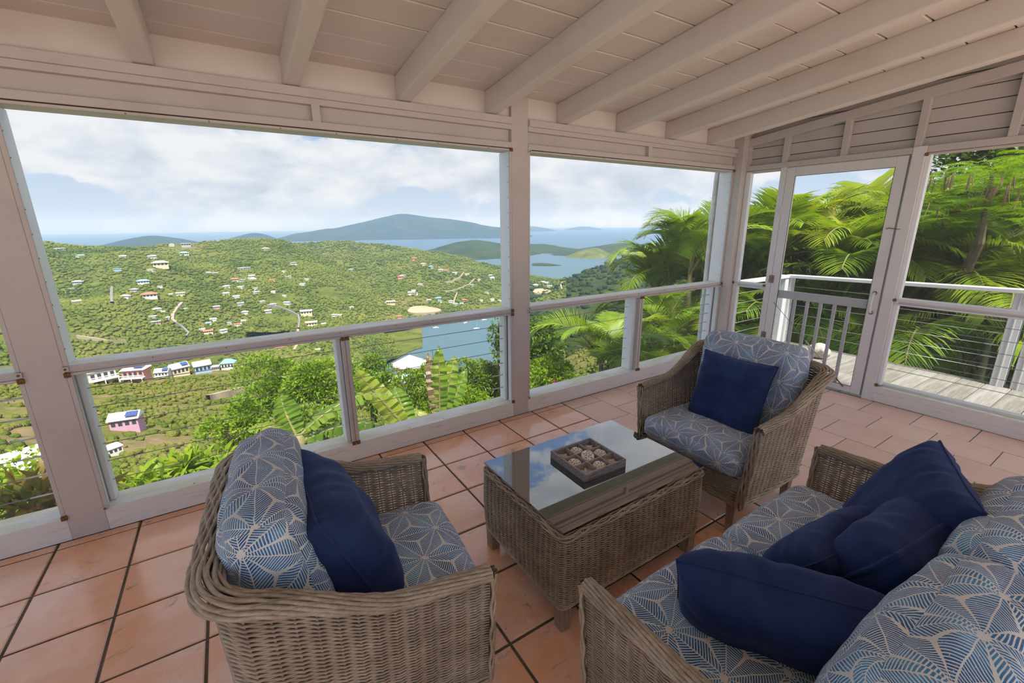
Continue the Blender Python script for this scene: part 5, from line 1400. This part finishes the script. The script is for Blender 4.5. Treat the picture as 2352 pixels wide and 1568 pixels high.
# feathery sapling in front of the bay
fs = tag(empty('feathery_sapling', at(1000, 900, 6.6)), 'thin feathery sapling in front of the bay', 'sapling')
V, F = [], []
parts = []
for k in range(16):
    a = random.uniform(0, 6.28); z0 = random.uniform(.25, .62); L = random.uniform(.18, .34)
    base = np.array([0, 0, z0]); dr = np.array([math.cos(a), math.sin(a), random.uniform(.1, .7)]); dr /= np.linalg.norm(dr)
    t = np.linspace(.15, 1, 16)
    for s in (-1, 1):
        side = np.cross(dr, [0, 0, 1.]) * s
        P = base + dr * (t * L)[:, None] - np.array([0, 0, 1]) * (t ** 2 * .10 * L)[:, None]
        D_ = np.tile(side + dr * .5, (16, 1)); D_ /= np.linalg.norm(D_, axis=1, keepdims=True)
        parts.append(leaf_cloud(P, D_, np.full(16, .055) * (1.2 - t), np.full(16, .010)))
V, F = merge(parts); link('foliage', npmesh('feathery_foliage', V, F, False), LEAF_MID, fs, kind='stuff')
link('stem', MB().tube([(0, 0, -.9), (.02, 0, 0), (0, .03, .7)], [.016, .012, .004], 6), BARK, fs)

# ---------------------------------------------------------------- banana plants
def banana_leaf(L, W, th0, bend, tears=8, seed=0, twist=.0):
    rng = random.Random(seed); n = 30; P = []; x = z = 0.0; th = th0
    for i in range(n + 1):
        P.append((x, z, th)); x += L / n * math.cos(th); z += L / n * math.sin(th); th -= bend / n * (.4 + 1.2 * i / n)
    V = []; F = []
    torn = {rng.randint(3, n - 2): 1 for _ in range(tears)}, {rng.randint(3, n - 2): 1 for _ in range(tears)}
    for s, side in enumerate((1, -1)):
        prev = None; dro = 0
        for i in range(n):
            if i in torn[s]: prev = None; dro = rng.uniform(-.10, .18)
            rows = []
            for k in (i, i + 1):
                t = k / n; w = W / 2 * (math.sin(math.pi * min(1, t * 1.02 + .0)) ** .55 if t > .12 else (t / .12) ** 1.5 * .62)
                x, z, th = P[k]
                row = []
                for q in (0, .5, 1.0):
                    lift = .20 * q * w - (.35 + dro) * q * q * w + .012 * math.sin(k * 2.1 + s)
                    row.append((x - math.sin(th) * lift, side * q * w, z + math.cos(th) * lift))
                rows.append(row)
            gap = .012 if (i + 1) in torn[s] else 0
            o = len(V); V += rows[0] + [(p[0] - gap * j, p[1], p[2]) for j, p in enumerate(rows[1])]
            for j in (0, 1):
                q = (o + j, o + 3 + j, o + 4 + j, o + 1 + j); F.append(q if side > 0 else q[::-1])
    me = npmesh('banana_leaf', V, np.array(F)); rib = MB().tube([(p[0], 0, p[1] - .006) for p in P], [.016 * (1 - .8 * i / n) + .003 for i in range(n + 1)], 5).mesh('midrib')
    return me, rib
def banana(label, base, leaves, h=1.2):
    root = tag(empty('banana_plant', base), label, 'banana plant')
    link('pseudostem', MB().tube([(0, 0, -1.2), (.02, 0, 0), (0, .02, h)], [.10, .085, .05], 10), CANE, root, smooth=True)
    for k, (az, L, W, th0, bend, mt, z, *roll) in enumerate(leaves):
        me, rib = banana_leaf(L, W, math.radians(th0), math.radians(bend), seed=k + int(L * 100))
        o = link('leaf', me, mt, root, (0, 0, z)); o.rotation_mode = 'QUATERNION'; o.rotation_quaternion = (Matrix.Rotation(math.radians(roll[0] if roll else 0), 3, Vector((.35, .94, 0))) @ Matrix.Rotation(math.radians(az), 3, 'Z')).to_quaternion(); link('midrib', rib, CANE if mt is LEAF_BAN else LEAF_DRY, o)
    return root
# azimuth 0 is +X (to the right along the wall), 90 is away from the house
banana('banana plant with one tall upright leaf in the wide bay', at(945, 990, 5.6) + Vector((0, 0, -.15)), [(70, 1.15, .30, 84, 8, LEAF_BAN, .12, -36), (60, .62, .30, 40, 95, LEAF_BAN, .16, 20), (-100, .55, .30, 30, 95, LEAF_BAN, .12), (80, .7, .28, 70, 50, LEAF_BAN, .16, -14)], .3)
banana('ragged banana plant with dry hanging leaves before the bay', at(1010, 985, 6.2) + Vector((0, 0, -.2)), [(75, 1.30, .26, 88, 8, LEAF_BAN, .2, 3), (70, 1.15, .26, 80, 20, LEAF_BAN, .2, 16), (80, 1.2, .20, 88, 12, LEAF_DRY, .2, -4), (65, 1.05, .24, 74, 30, LEAF_BAN, .2, 30), (-100, .7, .28, 45, 100, LEAF_BAN, .25)], .4)
banana('banana plant with long drooping leaves behind the chair and mullion', at(690, 1035, 5.0) + Vector((0, 0, -.05)), [(8, 1.15, .36, 36, 66, LEAF_BAN, .22), (-12, 1.0, .34, 24, 60, LEAF_BAN, .14), (150, .6, .30, 44, 80, LEAF_BAN, .18), (75, .6, .3, 70, 50, LEAF_BAN, .2, -25), (-90, .45, .22, 20, 100, LEAF_DRY, .10)], .25)

# ---------------------------------------------------------------- areca palms
def frond_mesh(seed, th0=75, bend=110, L=1.0, nl=64, ll=.36, vee=.55):
    rng = np.random.default_rng(seed); n = 26; P = []; x = z = 0.0; th = math.radians(th0)
    for i in range(n + 1):
        P.append((x, 0, z, th)); st = L / n; x += st * math.cos(th); z += st * math.sin(th); th -= math.radians(bend) / n * (.35 + 1.3 * i / n)
    P = np.array(P); parts = []
    ts = np.linspace(.16, .995, nl)
    for s in (-1, 1):
        for t in ts:
            t = min(1, t + rng.uniform(-.006, .006)); f = t * n; i = int(min(n - 1, f)); a = f - i
            b = P[i] * (1 - a) + P[i + 1] * a; th = b[3]
            tan = np.array([math.cos(th), 0, math.sin(th)]); nor = np.array([-math.sin(th), 0, math.cos(th)]); sd = np.array([0, s, 0])
            fw_ = .55 + .75 * t; d = sd * 1.0 + tan * fw_ + nor * vee * (1 - .5 * t); d /= np.linalg.norm(d)
            l = L * ll * (math.sin(math.pi * (.12 + .86 * t)) ** .6) * rng.uniform(.9, 1.08); w = .0085 * L * (1.15 - .5 * t)
            wv = np.cross(d, nor + sd * .3); wv /= np.linalg.norm(wv)
            b3 = b[:3]; g_ = rng.uniform(.12, .34) * l
            p0, p1, p2, p3 = b3, b3 + d * l * .35, b3 + d * l * .72 - np.array([0, 0, g_ * .35]), b3 + d * l - np.array([0, 0, g_])
            V = np.array([p0 - wv * w * .35, p0 + wv * w * .35, p1 - wv * w, p1 + wv * w, p2 - wv * w * .75, p2 + wv * w * .75, p3, p3 + wv * w * .02])
            F = np.array([(0, 1, 3, 2), (2, 3, 5, 4), (4, 5, 7, 6)]); parts.append((V, F))
    V, F = merge(parts); me = npmesh('frond', V, F); me.materials.append(LEAF_PALM)
    rc = MB().tube([p[:3] for p in P], [.011 * L * (1 - .85 * i / n) + .0016 for i in range(n + 1)], 5).mesh('rachis'); rc.materials.append(CANE)
    return me, rc
FR = [frond_mesh(1, 80, 105), frond_mesh(2, 70, 130), frond_mesh(3, 86, 140, vee=.7), frond_mesh(4, 58, 105), frond_mesh(5, 76, 160, ll=.32)]
npalm = 0
def palm(label, base, n, L, spread=(.0, 1.0), h=1.0, stems=3, azr=None, tilt=0.0):
    """a clump: stems with arching fronds"""
    root = tag(empty('areca_palm', base), label, 'palm', 'areca palms by the deck')
    tops = []
    for k in range(stems):
        a = random.uniform(0, 6.28); q = Vector((.25 * math.cos(a), .25 * math.sin(a), 0)) * (k > 0); hh = h * random.uniform(.8, 1.05)
        link('cane', MB().tube([q * .5 - Vector((0, 0, 1.5)), q * .8 + Vector((0, 0, hh * .5)), q + Vector((0, 0, hh))], [.045, .038, .030], 8), CANE, root, smooth=True); tops.append(q + Vector((0, 0, hh * .96)))
    for k in range(n):
        me, rc = random.choice(FR); s = L * random.uniform(.78, 1.1)
        az = (2 * math.pi * (k * .381966) if azr is None else random.uniform(*azr)) + random.uniform(-.25, .25)
        o = link('frond', me, None, root, tops[k % stems] + Vector((0, 0, random.uniform(-.12, .06))))
        o.rotation_euler = (random.uniform(-.25, .25), random.uniform(-.22, .30) + tilt, az); o.scale = (s, s, s)
        link('rachis', rc, None, o)
    return root
PALMS = [ # label, px, py (crown base), dist, fronds, length, cane height
    ('palm at the left edge of the palm thicket in front of the right hill', 1505, 660, 9.0, 14, 1.55, 1.2),
    ('palm rising highest left of the drain pipe', 1590, 615, 8.6, 15, 1.60, 1.2),
    ('low palm with a big arching frond right of the middle post', 1405, 820, 6.4, 12, 1.35, 0.7),
    ('palm in the lower opening beside the right hand mullion', 1530, 780, 7.4, 15, 1.50, 0.8),
    ('low palm behind the corner armchair outside the screen', 1590, 870, 6.6, 12, 1.10, 0.5),
    ('back palm filling the gap left of the corner post', 1650, 680, 10.2, 15, 1.80, 1.2),
    ('palm filling the narrow screen by the corner post', 1735, 618, 9.6, 17, 2.05, 1.2),
    ('palm behind the deck corner seen through the door', 1850, 608, 10.2, 18, 2.21, 1.2),
    ('bright palm in the middle of the screen door', 1925, 658, 9.4, 18, 1.99, 1.1),
    ('palm behind the door balusters', 1835, 790, 9.4, 21, 1.95, 0.8),
    ('low palm below the deck edge seen through the door', 1945, 840, 9.8, 20, 1.84, 0.6),
    ('tall palm between the door and the wide screen', 2035, 588, 10.8, 18, 2.31, 1.3),
    ('yellow-tinged palm in the wide right screen', 2180, 690, 9.2, 18, 1.90, 1.1),
    ('palm low behind the deck railing at the right', 2130, 800, 9.2, 21, 2.01, 0.8),
    ('palm at the right edge of the picture behind the deck posts', 2330, 720, 9.0, 17, 1.85, 1.0),
    ('dark palm under the feathery tree at the far right', 2310, 590, 10.2, 17, 2.20, 1.3),
    ('palm at the bottom right below the deck boards', 2260, 850, 9.2, 20, 1.84, 0.6),
    ('palm low in the narrow screen below its rail', 1730, 780, 9.2, 20, 1.84, 0.7),
    ('palm just right of the door latch post', 2090, 720, 9.6, 17, 1.90, 1.0),
    ('palm low in the door between two balusters', 1890, 850, 10.6, 19, 1.84, 0.6)]
for (lab, px, py, D, n, L, hh) in PALMS:
    p = at(px, py, D); palm(lab, p - Vector((0, 0, hh)), n, L, h=hh)
# darker growth behind the palms
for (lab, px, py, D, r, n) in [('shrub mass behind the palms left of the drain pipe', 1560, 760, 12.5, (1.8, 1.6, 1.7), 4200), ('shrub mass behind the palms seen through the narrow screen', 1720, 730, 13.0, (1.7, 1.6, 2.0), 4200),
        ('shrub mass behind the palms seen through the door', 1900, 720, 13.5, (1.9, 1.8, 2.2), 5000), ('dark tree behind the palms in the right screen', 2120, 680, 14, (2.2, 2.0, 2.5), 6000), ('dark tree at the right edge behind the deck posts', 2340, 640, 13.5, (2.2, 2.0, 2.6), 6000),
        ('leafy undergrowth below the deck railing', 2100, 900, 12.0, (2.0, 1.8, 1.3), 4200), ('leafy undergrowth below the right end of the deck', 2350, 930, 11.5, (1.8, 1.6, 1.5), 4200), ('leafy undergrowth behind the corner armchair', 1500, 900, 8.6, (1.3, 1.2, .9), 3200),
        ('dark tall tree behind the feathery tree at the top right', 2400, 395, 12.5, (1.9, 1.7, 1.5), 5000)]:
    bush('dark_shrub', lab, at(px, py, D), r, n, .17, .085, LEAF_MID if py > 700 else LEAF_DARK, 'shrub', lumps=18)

# ---------------------------------------------------------------- feathery flame tree with dry pods
ft = tag(empty('flame_tree', at(2270, 560, 8.0) - Vector((0, 0, 1.5))), 'feathery bright green tree with brown seed pods at the top right', 'tree')
link('trunk', MB().tube([(.6, .4, -1.5), (.4, .3, .6), (.1, .1, 1.5), (-.1, .1, 2.3)], [.10, .075, .05, .02], 8), BARK, ft)
def spray(n):
    """twice-feathered leaves over the top of the crown"""
    parts = []
    C0 = Vector(ft.location)
    for k in range(n):
        px = random.uniform(2090, 2430); top = 470 - (px - 2100) * .40
        py = random.uniform(max(345, 420 - (px - 2090) * .30), 500 + random.uniform(-30, 40)); D = random.uniform(7.0, 8.8)
        p = np.array(at(px, py, D) - C0)
        a = random.uniform(0, 6.28); dr = np.array([math.cos(a), math.sin(a), random.uniform(-.05, .45)]); dr /= np.linalg.norm(dr); L = random.uniform(.22, .36)
        branch = np.cross(dr, [0, 0, 1.]); branch /= np.linalg.norm(branch)
        for q in np.linspace(.12, 1, 9):
            b = p + dr * q * L - np.array([0, 0, 1]) * q * q * L * .35
            for s in (-1, 1):
                pd = branch * s + dr * .45 + np.array([0, 0, .1]); pd /= np.linalg.norm(pd); pl = .085 * (1.15 - .6 * q)
                t = np.linspace(.15, 1, 5); P = b + pd * (t * pl)[:, None] - np.array([0, 0, 1]) * (t * t * pl * .3)[:, None]
                for s2 in (-1, 1):
                    D_ = np.tile(dr * s2 + pd * .4, (5, 1)); D_ /= np.linalg.norm(D_, axis=1, keepdims=True)
                    parts.append((P, D_, np.full(5, .024), np.full(5, .0105)))
    P, D_, L_, W_ = [np.concatenate(q) for q in zip(*parts)]
    return leaf_cloud(P, D_, L_, W_)
V, F = spray(230); link('foliage', npmesh('feathery_crown', V, F, False), LEAF_FLAM, ft, kind='stuff')
for (px, py) in [(2140, 405), (2148, 412), (2175, 395), (2182, 405), (2190, 398), (2230, 400), (2236, 392), (2263, 425), (2270, 432), (2278, 420), (2285, 428), (2292, 425), (2322, 415), (2330, 405), (2316, 425), (2335, 398), (2135, 465), (2155, 470), (2125, 440), (2235, 445), (2305, 395), (2345, 430)]:
    p = at(px, py, random.uniform(6.9, 7.3)) - Vector(ft.location); L = random.uniform(.14, .22); c_ = random.uniform(-.05, .05); a = random.uniform(0, 3.14)
    m = MB(); w = .011; ca, sa = math.cos(a), math.sin(a)
    pts = [(c_ * t * t * ca, c_ * t * t * sa, -L * t) for t in (0, .25, .5, .75, 1)]
    V = []; F = []
    for i, q in enumerate(pts):
        ww = w * (1 if 0 < i < 4 else .4); V += [(q[0] - sa * ww, q[1] + ca * ww, q[2]), (q[0] + ca * .004, q[1] + sa * .004, q[2]), (q[0] + sa * ww, q[1] - ca * ww, q[2]), (q[0] - ca * .004, q[1] - sa * .004, q[2])]
    for i in range(4):
        for j in range(4): F.append((4 * i + j, 4 * i + (j + 1) % 4, 4 * i + 4 + (j + 1) % 4, 4 * i + 4 + j))
    link('seed_pod', m.add(V, F), POD, ft, p)
